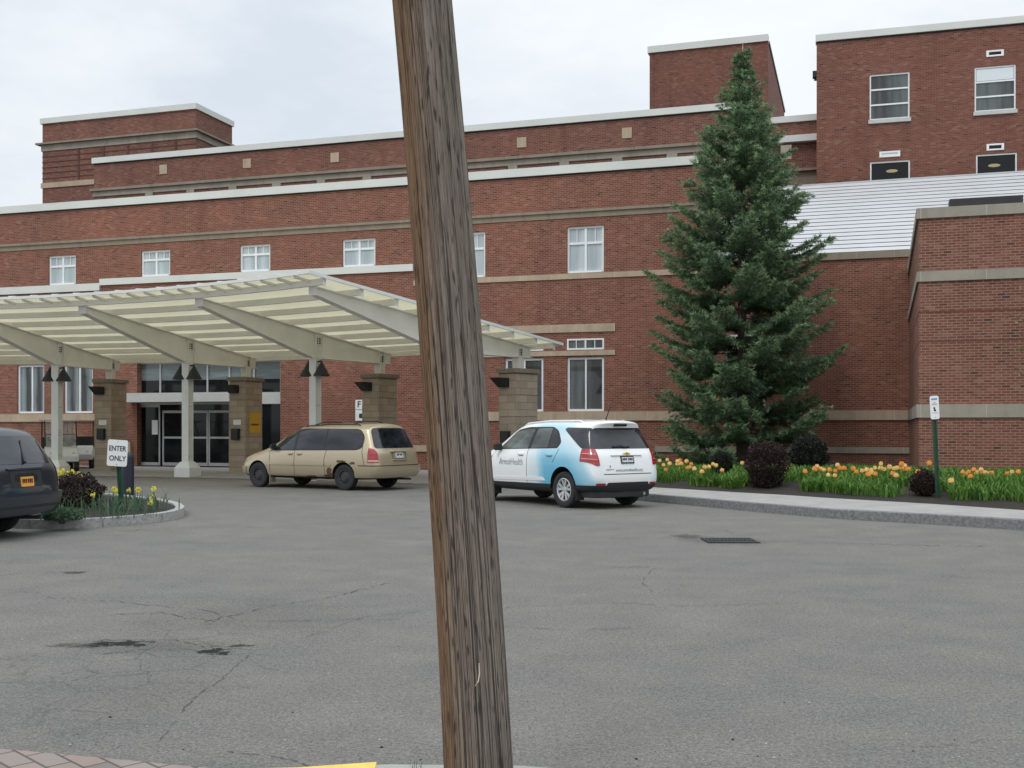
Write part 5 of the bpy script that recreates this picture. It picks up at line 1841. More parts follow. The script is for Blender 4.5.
# loose grit on the near asphalt
r = np.random.RandomState(41)
n = 150
gy = 5.3 + 5.5 * r.uniform(size=n) ** 2.2
gx = r.uniform(-0.52, 0.52, n) * gy
s_ = (0.004 + 0.008 * r.uniform(size=n) ** 3)[:, None]
base = np.array([(1, 0, 0.3), (0, 1, 0.3), (-1, 0, 0.3), (0, -1, 0.3), (0.1, 0.1, 1.0)])
V = base[None] * s_[:, None] * r.uniform(0.6, 1.3, (n, 5, 3)) + np.stack([gx, gy, np.zeros(n)], 1)[:, None]
q = (np.arange(n)[:, None, None] * 5 + np.array([[0, 1, 4], [1, 2, 4], [2, 3, 4], [3, 0, 4]])[None]).reshape(-1, 3)
tag(np_mesh('grit', V.reshape(-1, 3), q, ['granite_pale', 'asphalt_dark'], None, np.repeat((r.uniform(size=n) < 0.4).astype(int), 4)), 'loose grit scattered over the near asphalt', 'grit', kind='stuff')

# a weed at the near kerb
x, y = G(417, 769, 0.10)
pos = np.array([[x + nrs.normal() * 0.012, y + nrs.normal() * 0.01, 0.10] for _ in range(11)])
t = thing('weed', 'small green weed sprouting beside the pole at the kerb', 'weed', (x, y, 0.1))
pos -= np.array([x, y, 0.1])
blades('stems', pos, 0.015, 0.055, 0.004, 'daff_leaf', 0.8, 33, t)

# ------------------------------------------------------------------ spruce
def spruce():
    X0, Y0 = 7.2, 34.4
    zg = float(bedz(X0, Y0))
    t = thing('spruce_tree', 'tall blue green spruce standing in the bed in front of the brick building', 'tree', (X0, Y0, zg))
    HT = 13.45 - zg
    mb = MB()
    mb.tube([(0, 0, -0.2), (0.02, 0, 2.5), (-0.02, 0.01, 6), (0.02, 0, 9.5), (0.0, 0, HT - 1.0), (0.01, 0, HT + 0.0)], [0.20, 0.17, 0.12, 0.075, 0.03, 0.008], 'bark', 10)
    mb.build('trunk', t)
    r = np.random.RandomState(4)
    prof_z = np.array([0.2, 1.0, 2.3, 3.9, 5.4, 7.0, 8.55, 10.1, 11.7, 12.9, HT - 0.15])
    prof_r = np.array([2.75, 2.95, 3.05, 3.05, 2.88, 2.5, 1.95, 1.24, 0.54, 0.16, 0.02])
    tp, ta, ts, tm = [], [], [], []
    lim = MB()
    z = 0.35
    az0 = 0.0
    while z < HT - 0.30:
        f = z / HT
        Rz = float(np.interp(z, prof_z, prof_r))
        nb = 10 if f < 0.8 else 8
        az0 += 0.7
        for k in range(nb):
            az = az0 + 2 * PI * k / nb + r.uniform(-0.3, 0.3)
            L = Rz * (r.uniform(0.66, 1.0) if r.uniform() > 0.08 else r.uniform(1.0, 1.06))
            zb = z + r.uniform(-0.10, 0.10)
            d = np.array([math.cos(az), math.sin(az), 0.0])
            rise = np.interp(f, [0, 0.25, 0.6, 1.0], [-0.04, 0.02, 0.12, 0.6]) + r.uniform(-0.10, 0.10)
            sag = np.interp(f, [0, 0.5, 1.0], [0.14, 0.10, 0.0])
            def pt(s):
                return np.array([0, 0, zb]) + d * (L * s) + np.array([0, 0, L * (rise * s - sag * math.sin(PI * s) + 0.12 * s * s)])
            if L > 0.5:
                lim.tube([pt(0), pt(0.4), pt(0.75)], [0.028 * (1.1 - f), 0.018 * (1.1 - f), 0.008], 'bark', 5)
            side = np.array([-d[1], d[0], 0.0])
            ns = max(4, int(L / 0.13))
            for i in range(ns):
                s0 = float(np.interp(f, [0.0, 0.6, 0.9], [0.20, 0.18, 0.12]))
                s = s0 + (1 - s0) * (i + r.uniform(0, 0.8)) / ns
                b = pt(s)
                ax = pt(min(1, s + 0.05)) - pt(s - 0.05)
                ax /= np.linalg.norm(ax)
                kt = float(np.interp(f, [0.82, 1.0], [1.0, 0.55]))
                tp.append(b); ta.append(ax); ts.append(kt); tm.append(1 if s > 0.86 else 0)
                tl = (0.16 + 0.46 * L * (1.05 - s) * min(1, 0.4 + 1.6 * s)) * r.uniform(0.6, 1.2)
                tl = min(max(tl, 0.36 * min(1.0, L)), 1.05)
                for sg in (-1, 1):
                    td = ax * r.uniform(0.5, 0.95) + side * sg + np.array([0, 0, r.uniform(-0.22, 0.12)])
                    td /= np.linalg.norm(td)
                    m = max(1, int(tl / 0.088))
                    for q in range(m):
                        e = (q + 0.6) / m
                        tp.append(b + td * tl * e + np.array([0, 0, -0.16 * e * e * tl + r.uniform(-0.03, 0.03)]))
                        ta.append(td); ts.append((1.1 - 0.3 * e) * kt); tm.append(1 if (s > 0.72 and e > 0.45 and r.uniform() < 0.75) or (e > 0.8 and r.uniform() < 0.35) else 0)
        z += np.interp(f, [0, 0.5, 0.85, 1], [0.74, 0.62, 0.40, 0.22]) * r.uniform(0.88, 1.12)
    lim.build('limbs', t)
    tp, ta, ts = np.array(tp), np.array(ta), np.array(ts)
    n = len(tp)
    nn = 11
    A = np.repeat(ta, nn, 0)
    Pp = np.repeat(tp, nn, 0) + r.normal(size=(n * nn, 3)) * 0.022
    dirs = A * r.uniform(0.25, 1.0, (n * nn, 1)) + rdir(n * nn, r) * 0.62 + np.array([0, 0, 0.10])
    dirs /= np.linalg.norm(dirs, axis=1)[:, None]
    ln = (0.135 * np.repeat(ts, nn) * r.uniform(0.7, 1.25, n * nn))[:, None]
    b = np.cross(dirs, rdir(n * nn, r))
    b /= np.linalg.norm(b, axis=1)[:, None] + 1e-9
    V = np.empty((n * nn, 3, 3))
    V[:, 0] = Pp - b * 0.013
    V[:, 1] = Pp + b * 0.013
    V[:, 2] = Pp + dirs * ln
    np_mesh('crown', V.reshape(-1, 3), np.arange(n * nn * 3).reshape(-1, 3), ['needles', 'needle_tips'], t, np.repeat(np.array(tm), nn))
    mb = MB()                                   # bare leader at the very top
    mb.tube([(0.01, 0, HT - 0.5), (0.02, 0, HT + 0.20)], [0.020, 0.009], 'stone', 6)
    mb.build('leader', t)
    return n
print('spruce tufts', spruce())

# ------------------------------------------------------------------ young tree at the right edge of the view
def sapling():
    X0, Y0 = 12.02, 24.6
    zg = float(bedz(X0, Y0))
    t = thing('young_tree', 'slender young tree with sparse yellow green leaves by the brick wing at the right edge', 'tree', (X0, Y0, zg))
    mb = MB()
    mb.tube([(0, 0, -0.1), (0.03, 0, 1.6), (0, 0.05, 3.2), (0.05, 0, 5.9)], [0.05, 0.042, 0.03, 0.01], 'bark', 8)
    mb.build('trunk', t)
    r = np.random.RandomState(9)
    lim = MB()
    pos = []
    for k in range(26):
        z = 1.9 + 3.9 * k / 26
        az = k * 2.4
        L = np.interp(z, [1.8, 2.8, 5.2], [0.75, 1.05, 0.35]) * r.uniform(0.7, 1.1)
        p0 = np.array([0.02, 0.02, z]); p1 = p0 + np.array([math.cos(az) * L, math.sin(az) * L, L * 0.5])
        lim.tube([p0, (p0 + p1) / 2 + np.array([0, 0, 0.05]), p1], [0.012, 0.008, 0.003], 'bark', 5)
        for q in range(26):
            s = r.uniform(0.2, 1.05)
            pos.append(p0 + (p1 - p0) * s + r.normal(size=3) * 0.07)
    lim.build('limbs', t)
    pos = np.array(pos)
    n = len(pos)
    a, b = rdir(n, r), rdir(n, r)
    V = np.empty((n, 4, 3))
    V[:, 0] = pos; V[:, 1] = pos + a * 0.04 + b * 0.026; V[:, 2] = pos + a * 0.085; V[:, 3] = pos + a * 0.04 - b * 0.026
    np_mesh('crown', V.reshape(-1, 3), np.arange(n * 4).reshape(n, 4), ['sapling_leaf'], t)
sapling()
# ------------------------------------------------------------------ vehicles
def link_tmp(me):
    o = bpy.data.objects.new('tmp', me)
    COL.objects.link(o)
    return o

def evaluated(o):
    dg = bpy.context.evaluated_depsgraph_get()
    dg.update()
    return bpy.data.meshes.new_from_object(o.evaluated_get(dg))

def drop(o):
    bpy.data.objects.remove(o, do_unlink=True)

def cage_mesh(rows, L, W, Hh, zmin, level=3):
    vs, fs = [], []
    m = len(rows[0])
    ring = 2 * m - 1
    for row in rows:
        vs += list(row) + [(x, -y, z) for x, y, z in row[-2::-1]]
    n = len(rows)
    for i in range(n - 1):
        for j in range(ring):
            a, b = i * ring + j, i * ring + (j + 1) % ring
            fs.append((a, b, b + ring, a + ring))
    for i, sgn in ((0, -1), (n - 1, 1)):
        base = i * ring
        c = len(vs)
        row = rows[i]
        for j in range(m - 1):
            x, y, z = row[j]
            vs.append((x + sgn * 0.035, 0, z))
        for j in range(m - 2):
            fs.append((base + j, base + j + 1, c + j + 1, c + j))
            fs.append((base + ring - 1 - j, c + j, c + j + 1, base + ring - 2 - j))
        fs.append((base + m - 2, base + m - 1, base + m, c + m - 2))
        # bottom edge strip joins the ring's closing quad
        fs.append((base, c, base + ring - 1))
    me = bpy.data.meshes.new('cage')
    me.from_pydata(vs, [], fs)
    bm = bmesh.new()
    bm.from_mesh(me)
    bmesh.ops.recalc_face_normals(bm, faces=bm.faces)
    bm.to_mesh(me)
    bm.free()
    o = link_tmp(me)
    md = o.modifiers.new('s', 'SUBSURF')
    md.levels = level
    md.render_levels = level
    out = evaluated(o)
    drop(o)
    co_ = np.empty(len(out.vertices) * 3, np.float32)
    out.vertices.foreach_get('co', co_)
    co_ = co_.reshape(-1, 3)
    lo, hi = co_.min(0), co_.max(0)
    co_[:, 0] = (co_[:, 0] - lo[0]) / (hi[0] - lo[0]) * L
    co_[:, 1] = co_[:, 1] / hi[1] * W / 2
    co_[:, 2] = zmin + (co_[:, 2] - lo[2]) / (hi[2] - lo[2]) * (Hh - zmin)
    out.vertices.foreach_set('co', co_.ravel())
    out.update()
    return out

def inflate(me, t):
    m2 = me.copy()
    n = len(m2.vertices)
    co_ = np.empty(n * 3, np.float32); m2.vertices.foreach_get('co', co_)
    no = np.empty(n * 3, np.float32); m2.vertex_normals.foreach_get('vector', no)
    m2.vertices.foreach_set('co', co_ + no * t)
    m2.update()
    return m2

def prism_mesh(poly, plane, lo, hi):
    """poly in the plane: 'side' = (x, z) swept over y, 'rear' = (y, z) swept over x, 'top' = (x, y) swept over z"""
    f = {'side': lambda p, t: (p[0], t, p[1]), 'rear': lambda p, t: (t, p[0], p[1]), 'top': lambda p, t: (p[0], p[1], t)}[plane]
    n = len(poly)
    vs = [f(p, lo) for p in poly] + [f(p, hi) for p in poly]
    fs = [tuple(range(n)), tuple(range(2 * n - 1, n - 1, -1))] + [(k, n + k, n + (k + 1) % n, (k + 1) % n) for k in range(n)]
    me = bpy.data.meshes.new('prism')
    me.from_pydata(vs, [], fs)
    bm = bmesh.new(); bm.from_mesh(me)
    bmesh.ops.recalc_face_normals(bm, faces=bm.faces)
    bm.to_mesh(me); bm.free()
    return me

def boolean(me, cutter, op, keepmat=False):
    a, b = link_tmp(me), link_tmp(cutter)
    md = a.modifiers.new('b', 'BOOLEAN')
    md.operation = op
    md.solver = 'EXACT'
    md.object = b
    if keepmat:
        md.material_mode = 'TRANSFER'
    out = evaluated(a)
    drop(a); drop(b)
    return out

def rounded(poly, rad, n=5):
    out = []
    m = len(poly)
    for i in range(m):
        p0, p1, p2 = Vector(poly[i - 1]), Vector(poly[i]), Vector(poly[(i + 1) % m])
        d0, d2 = p0 - p1, p2 - p1
        r_ = rad[i] if isinstance(rad, (list, tuple)) else rad
        t = min(r_, d0.length * 0.45, d2.length * 0.45)
        a, b = p1 + d0.normalized() * t, p1 + d2.normalized() * t
        for k in range(n + 1):
            s = k / n
            out.append(tuple(a * (1 - s) ** 2 + p1 * 2 * s * (1 - s) + b * s * s))
    return out

class Car:
    def __init__(s, name, label, cat, rows, L, W, Hh, zmin, paint_, pos, head):
        s.L, s.W, s.H = L, W, Hh
        h = Vector((head[0], head[1], 0)).normalized()
        # pos is the ground point under the middle of the rear axle
        s.t = thing(name, label, cat, (0, 0, 0), math.atan2(h.y, h.x))
        s.base = cage_mesh(rows, L, W, Hh, zmin)
        s.bvh = BVHTree.FromPolygons([v.co[:] for v in s.base.vertices], [p.vertices[:] for p in s.base.polygons])
        s.paint = paint_
        s.pos, s.h = pos, h
    def place(s, axle):
        c = Vector((s.pos[0], s.pos[1], 0)) + s.h * (s.L / 2 - axle)
        s.t.location = c
    def put(s, me, name, mat, parent=None, smooth=40):
        if mat is not None:
            me.materials.clear()
            me.materials.append(M[mat])
        me.polygons.foreach_set('use_smooth', np.ones(len(me.polygons), bool))
        me.set_sharp_from_angle(angle=R(smooth))
        me.name = name
        o = bpy.data.objects.new(name, me)
        COL.objects.link(o)
        o.parent = parent or s.t
        if parent is None:
            o.location = (-s.L / 2, 0, 0)
        return o
    def mbput(s, mb, name, parent=None, bevel=0.0):
        o = mb.build(name, parent or s.t, None, 0, bevel)
        if parent is None:
            o.location = (-s.L / 2, 0, 0)
        return o
    def body(s, axles, arch, zax, cut_w=0.34):
        me = s.base.copy()
        me.materials.append(M[s.paint])
        me.materials.append(M['under'])
        for ax in axles:
            for sg in (-1, 1):
                n = 40
                poly = [(ax + arch * math.cos(2 * PI * k / n), zax + arch * math.sin(2 * PI * k / n)) for k in range(n)]
                y0, y1 = sorted((sg * (s.W / 2 - cut_w), sg * 1.3))
                c = prism_mesh(poly, 'side', y0, y1)
                c.materials.append(M['under'])
                me = boolean(me, c, 'DIFFERENCE', True)
        names = [m.name if m else '' for m in me.materials]
        iu = names.index('underbody') if 'underbody' in names else 1
        ip_ = names.index(M[s.paint].name)
        for p in me.polygons:
            if p.normal.z < -0.75 and p.center.z < 0.45 and p.material_index == ip_:
                p.material_index = iu
        return s.put(me, 'body', None)
    def decal(s, poly, plane, lo, hi, t, mat, name, parent=None, smooth=40):
        me = boolean(inflate(s.base, t), prism_mesh(poly, plane, lo, hi), 'INTERSECT')
        return s.put(me, name, mat, parent, smooth)
    def sy(s, x, z):
        h = s.bvh.ray_cast(Vector((x, 3, z)), Vector((0, -1, 0)))
        return h[0].y if h[0] else s.W / 2
    def sxr(s, y, z):
        h = s.bvh.ray_cast(Vector((-2, y, z)), Vector((1, 0, 0)))
        return h[0].x if h[0] else 0.0
    def sz(s, x, y):
        h = s.bvh.ray_cast(Vector((x, y, 5)), Vector((0, 0, -1)))
        return h[0].z if h[0] else s.H
    def wheel(s, ax, sg, r, w_, ytrack, style, rim_r):
        c = (ax, sg * ytrack, r)
        mb = MB()
        hw = w_ / 2
        prof = [(rim_r - 0.01, -hw * 0.75), (rim_r + 0.01, -hw * 0.9), (r - 0.05, -hw), (r - 0.015, -hw * 0.9), (r, -hw * 0.6), (r, hw * 0.6), (r - 0.015, hw * 0.9), (r - 0.05, hw), (rim_r + 0.01, hw * 0.9), (rim_r - 0.01, hw * 0.75)]
        mb.lathe(prof, 'rubber', 40, c, 'y')
        mb.lathe([(rim_r - 0.01, hw * 0.3), (rim_r - 0.01, -hw * 0.3)], 'rubber', 40, c, 'y')
        mb.lathe([(0.0, -0.02), (rim_r, -0.02), (rim_r, 0.02), (0, 0.02)], 'under', 32, c, 'y')
        wh = s.mbput(mb, 'wheel')
        mb = MB()
        o = 1 if sg > 0 else -1               # outer face towards sg
        yo = lambda d: (c[1] + sg * d)
        if style == 'alloy':
            mb.lathe([(rim_r + 0.004, o * (hw * 0.80)), (rim_r - 0.018, o * hw * 0.86), (rim_r - 0.035, o * hw * 0.55), (rim_r - 0.03, o * 0.0)], 'alloy', 40, c, 'y')
            mb.lathe([(0.0, o * hw * 0.72), (0.055, o * hw * 0.70), (0.065, o * hw * 0.4), (0.065, 0)], 'alloy', 24, c, 'y')
            for k in range(5):
                for dk in (-0.20, 0.20):
                    a0, a1 = 2 * PI * k / 5 + dk * 0.7 + 0.3, 2 * PI * k / 5 + dk * 1.35 + 0.3
                    vs = []
                    for rr, aa, yy, hw_ in ((0.045, a0, hw * 0.66, 0.020), (rim_r - 0.02, a1, hw * 0.76, 0.030)):
                        tx, tz = -math.sin(aa), math.cos(aa)
                        for sgn in (-1, 1):
                            for dep in (0, -0.03):
                                vs.append((c[0] + rr * math.cos(aa) + tx * hw_ * sgn, yo(yy + dep), c[2] + rr * math.sin(aa) + tz * hw_ * sgn))
                    mb.add(vs, [(0, 2, 6, 4), (0, 1, 5, 4), (2, 3, 7, 6), (1, 3, 7, 5)], 'alloy')
        else:
            mm = 'steel_rim'
            mb.lathe([(rim_r + 0.003, o * hw * 0.80), (rim_r - 0.02, o * hw * 0.84), (rim_r - 0.035, o * hw * 0.45), (rim_r * 0.68, o * hw * 0.50), (rim_r * 0.55, o * hw * 0.68), (0.09, o * hw * 0.66), (0.075, o * hw * 0.82), (0.0, o * hw * 0.84)], mm, 36, c, 'y')
            for k in range(10):
                a = 2 * PI * k / 10
                p = (c[0] + rim_r * 0.72 * math.cos(a), yo(hw * 0.515), c[2] + rim_r * 0.72 * math.sin(a))
                mb.lathe([(0.0, o * 0.004), (0.016, o * 0.004), (0.016, 0)], 'under', 10, p, 'y')
        s.mbput(mb, 'rim', wh)
        return wh
    def side_box(s, x0, x1, z0, z1, dep, mat, name, sgs=(1, -1), bevel=0.006, parent=None):
        for sg in sgs:
            y = s.sy((x0 + x1) / 2, (z0 + z1) / 2)
            mb = MB()
            mb.box(x0, x1, *sorted((sg * (y - 0.02), sg * (y + dep))), z0, z1, mat)
            s.mbput(mb, name, parent, bevel)
    def mirror(s, x, z, mat, w_=0.20, h_=0.15):
        for sg in (1, -1):
            y = s.sy(x, z)
            mb = MB()
            y0 = y + 0.04
            pts = [(x - 0.05, y0, z - h_ * 0.4), (x - 0.05, y0 + w_, z - h_ * 0.45), (x - 0.05, y0 + w_, z + h_ * 0.45), (x - 0.05, y0, z + h_ * 0.6),
                   (x + 0.09, y0, z - h_ * 0.3), (x + 0.06, y0 + w_ * 0.85, z - h_ * 0.3), (x + 0.06, y0 + w_ * 0.85, z + h_ * 0.3), (x + 0.09, y0, z + h_ * 0.4)]
            pts = [(a, sg * b, c) for a, b, c in pts]
            mb.add(pts, [(0, 1, 2, 3), (7, 6, 5, 4), (0, 4, 5, 1), (1, 5, 6, 2), (2, 6, 7, 3), (3, 7, 4, 0)], mat)
            mb.box(x - 0.02, x + 0.05, *sorted((sg * (y - 0.04), sg * (y0 + 0.01))), z - 0.05, z + 0.0, mat)
            s.mbput(mb, 'wing_mirror', None, 0.018)
    def rear_slab(s, y0, y1, z0, z1, dep, mat, name, parent=None, sink=0.03, bevel=0.0):
        ym, zm = (y0 + y1) / 2, (z0 + z1) / 2
        x = s.sxr(ym, zm)
        e = 0.06
        slope = (s.sxr(ym, zm + e) - s.sxr(ym, zm - e)) / (2 * e)
        mb = MB()
        xf = lambda z: x + slope * (z - zm)
        vs = [(xf(z) + dx, y, z) for z in (z0, z1) for y in (y0, y1) for dx in (-dep, sink)]
        mb.add(vs, [(0, 2, 6, 4), (1, 5, 7, 3), (0, 4, 5, 1), (2, 3, 7, 6), (0, 1, 3, 2), (4, 6, 7, 5)], mat)
        return s.mbput(mb, name, parent, bevel), xf

def join_decals(car, items, t, mat, name):
    """several polygons as one part"""
    bmo = bmesh.new()
    for poly, plane, lo, hi in items:
        me = boolean(inflate(car.base, t), prism_mesh(poly, plane, lo, hi), 'INTERSECT')
        bmo.from_mesh(me)
    me = bpy.data.meshes.new(name)
    bmo.to_mesh(me)
    bmo.free()
    return car.put(me, name, mat)

def seams(car, lines, t=0.003, wd=0.011):
    for pts in lines:
        for sg in (1, -1):
            it = []
            for (x0, z0), (x1, z1) in zip(pts, pts[1:]):
                d = Vector((x1 - x0, z1 - z0)).normalized()
                n = Vector((-d.y, d.x)) * wd / 2
                poly = [(x0 - n.x, z0 - n.y), (x1 - n.x, z1 - n.y), (x1 + n.x, z1 + n.y), (x0 + n.x, z0 + n.y)]
                lo, hi = sorted((sg * 0.5, sg * 1.3))
                it.append((poly, 'side', lo, hi))
            join_decals(car, it, t, 'dark_gap', 'door_seam')

def mirror_y(poly): return [(-a, b) for a, b in poly]

VAN = [
 [(.14,.70,.34),(.05,.78,.44),(.02,.82,.64),(.08,.82,.98),(.13,.80,1.06),(.36,.72,1.52),(.42,.66,1.665),(.42,0,1.73)],
 [(.34,.86,.30),(.13,.935,.42),(.11,.96,.64),(.17,.955,.98),(.23,.93,1.07),(.44,.80,1.55),(.54,.71,1.695),(.56,0,1.75)],
 [(.95,.90,.27),(.95,.965,.40),(.95,.985,.66),(.95,.97,.98),(.95,.945,1.07),(.95,.815,1.56),(.97,.715,1.705),(1.0,0,1.765)],
 [(1.85,.90,.26),(1.85,.96,.40),(1.85,.985,.66),(1.85,.97,.97),(1.85,.945,1.06),(1.85,.81,1.56),(1.85,.71,1.705),(1.85,0,1.765)],
 [(2.65,.90,.26),(2.65,.96,.40),(2.65,.985,.66),(2.65,.97,.96),(2.65,.94,1.05),(2.65,.795,1.54),(2.65,.69,1.68),(2.65,0,1.735)],
 [(3.3,.90,.26),(3.3,.96,.40),(3.3,.98,.66),(3.3,.965,.94),(3.3,.93,1.03),(3.08,.73,1.46),(3.02,.64,1.60),(2.96,0,1.67)],
 [(3.78,.90,.27),(3.78,.955,.40),(3.78,.975,.66),(3.78,.95,.92),(3.84,.89,1.00),(3.90,.74,1.06),(3.96,.56,1.09),(4.02,0,1.12)],
 [(4.45,.87,.28),(4.45,.93,.40),(4.45,.95,.62),(4.45,.90,.84),(4.46,.83,.91),(4.47,.68,.95),(4.48,.5,.965),(4.5,0,.985)],
 [(4.80,.72,.28),(4.90,.80,.40),(4.92,.82,.56),(4.86,.78,.72),(4.80,.72,.80),(4.77,.6,.835),(4.76,.42,.85),(4.78,0,.865)],
 [(4.92,.40,.30),(5.04,.45,.42),(5.06,.45,.55),(5.0,.42,.68),(4.93,.40,.75),(4.88,.34,.785),(4.87,.22,.795),(4.88,0,.80)],
]
SUV = [
 [(.12,.66,.34),(.04,.74,.44),(.01,.79,.62),(.08,.77,1.00),(.13,.74,1.09),(.40,.62,1.51),(.24,.58,1.625),(.20,0,1.67)],
 [(.36,.80,.31),(.11,.875,.43),(.09,.91,.64),(.18,.89,1.00),(.25,.855,1.10),(.54,.70,1.54),(.46,.62,1.665),(.46,0,1.70)],
 [(1.0,.82,.29),(1.0,.90,.41),(1.0,.93,.68),(1.0,.915,1.00),(1.0,.88,1.10),(1.0,.715,1.54),(1.0,.61,1.665),(1.0,0,1.705)],
 [(1.9,.82,.28),(1.9,.89,.40),(1.9,.925,.66),(1.9,.915,.98),(1.9,.885,1.08),(1.9,.72,1.55),(1.9,.615,1.67),(1.9,0,1.71)],
 [(2.6,.82,.28),(2.6,.89,.40),(2.6,.925,.66),(2.6,.915,.97),(2.6,.88,1.06),(2.6,.70,1.52),(2.6,.60,1.635),(2.6,0,1.68)],
 [(3.12,.82,.28),(3.12,.89,.40),(3.12,.92,.66),(3.12,.91,.96),(3.12,.875,1.05),(2.96,.665,1.45),(2.90,.58,1.57),(2.85,0,1.63)],
 [(3.6,.82,.29),(3.6,.89,.41),(3.6,.92,.66),(3.6,.90,.95),(3.62,.85,1.02),(3.68,.71,1.065),(3.72,.55,1.085),(3.78,0,1.11)],
 [(4.22,.80,.30),(4.22,.88,.42),(4.22,.91,.66),(4.22,.87,.91),(4.22,.81,.985),(4.22,.67,1.02),(4.22,.5,1.035),(4.24,0,1.05)],
 [(4.50,.70,.31),(4.60,.78,.43),(4.62,.80,.60),(4.56,.76,.80),(4.50,.70,.89),(4.46,.58,.935),(4.45,.4,.95),(4.47,0,.96)],
 [(4.62,.40,.32),(4.74,.45,.44),(4.76,.45,.58),(4.70,.42,.74),(4.62,.40,.83),(4.56,.33,.87),(4.55,.22,.88),(4.57,0,.885)],
]

def common_front(c, L, zl=0.70):
    """lamps, grille and windscreen at the nose, seen only from other places"""
    for sg in (1, -1):
        poly = rounded([(sg * 0.50, zl - 0.02), (sg * 0.84, zl + 0.02), (sg * 0.86, zl + 0.14), (sg * 0.50, zl + 0.10)], 0.03)
        c.decal(poly, 'rear', L - 0.55, L + 0.3, 0.006, 'lamp_clear', 'headlight')
    c.decal(rounded([(-0.42, zl - 0.10), (0.42, zl - 0.10), (0.42, zl + 0.06), (-0.42, zl + 0.06)], 0.04), 'rear', L - 0.5, L + 0.3, 0.006, 'plastic_black', 'grille')

# ---- gold minivan
RL = (-4.27, 28.25)
hd = Vector((-0.85, 0.527)).normalized()
pos = (RL[0] + hd.y * 0.86, RL[1] - hd.x * 0.86)
c = Car('minivan', 'gold minivan with rust over its rear wheel, parked under the canopy', 'minivan', VAN, 5.06, 1.95, 1.735, 0.24, 'paint_gold', pos, hd)
c.place(1.10)
AX = (1.10, 4.13)
c.body(AX, 0.385, 0.345)
side = rounded([(0.66, 1.035), (3.72, 0.995), (3.05, 1.545), (2.65, 1.59), (0.66, 1.575), (0.48, 1.38), (0.50, 1.10)], [0.12, 0.03, 0.06, 0.1, 0.15, 0.1, 0.1])
for sg in (1, -1):
    lo, hi = sorted((sg * 0.45, sg * 1.3))
    c.decal(side, 'side', lo, hi, 0.003, 'plastic_black', 'window_surround')
    for x0, x1, nm in ((0.40, 1.72, 'rear_side_window'), (1.76, 2.74, 'sliding_door_window'), (2.82, 3.60, 'front_side_window')):
        top = [(max(x0, 0.57), 1.115)]
        if x1 > 3.4:
            p = [(x0, 1.025), (x1, 1.02), (3.06, 1.505), (x0, 1.555)]
        elif x0 < 1:
            p = [(0.70, 1.06), (x1, 1.04), (x1, 1.57), (0.70, 1.555), (0.52, 1.38), (0.54, 1.14)]
        else:
            p = [(x0, 1.04), (x1, 1.03), (x1, 1.565), (x0, 1.57)]
        c.decal(rounded(p, 0.05), 'side', lo, hi, 0.006, 'car_glass', nm)
rw = rounded([(-0.83, 1.085), (0.83, 1.085), (0.70, 1.60), (-0.70, 1.60)], [0.08, 0.08, 0.14, 0.14])
c.decal(rw, 'rear', -0.3, 0.9, 0.005, 'car_glass', 'rear_window')
c.decal(rounded([(-0.66, 1.10), (0.66, 1.10), (0.56, 1.60), (-0.56, 1.60)], 0.08), 'rear', 2.7, 4.3, 0.005, 'car_glass', 'windscreen')
for sg in (1, -1):
    p = rounded([(sg * 0.80, 0.72), (sg * 1.02, 0.72), (sg * 1.02, 1.10), (sg * 0.86, 1.09), (sg * 0.80, 0.98)], [0.03, 0.03, 0.1, 0.10, 0.06])
    tl = c.decal(p, 'rear', -0.3, 0.32, 0.008, 'lamp_red', 'taillight')
    p = rounded([(sg * 0.815, 0.745), (sg * 1.0, 0.745), (sg * 1.0, 0.79), (sg * 0.815, 0.79)], 0.01)
    c.decal(p, 'rear', -0.3, 0.30, 0.011, 'lamp_clear', 'reversing_lens', tl)
c.decal([(-1.2, 0.33), (1.2, 0.33), (1.2, 0.63), (-1.2, 0.63)], 'rear', -0.4, 0.69, 0.065, 'paint_gold', 'rear_bumper', None, 28)
c.decal([(-1.2, 0.628), (1.2, 0.628), (1.2, 0.652), (-1.2, 0.652)], 'rear', -0.4, 0.60, 0.004, 'dark_gap', 'bumper_gap')
c.decal([(-1.2, 0.36), (1.2, 0.36), (1.2, 0.56), (-1.2, 0.56)], 'rear', 4.62, 5.5, 0.03, 'paint_gold', 'front_bumper')
common_front(c, 5.06, 0.70)
seams(c, [[(2.78, 0.36), (2.78, 1.07)], [(1.72, 0.36), (1.74, 0.8), (1.66, 1.08)], [(3.66, 0.40), (3.70, 1.03)], [(0.50, 1.14), (0.50, 1.0), (0.42, 0.66)]])
for sg in (1, -1):                                   # side mouldings
    lo, hi = sorted((sg * 0.6, sg * 1.3))
    for x0, x1 in ((1.50, 1.70), (1.74, 2.765), (2.795, 3.72), (0.62, 0.70)):
        c.decal([(x0, 0.625), (x1, 0.625), (x1, 0.675), (x0, 0.675)], 'side', lo, hi, 0.018, 'paint_gold', 'side_moulding')
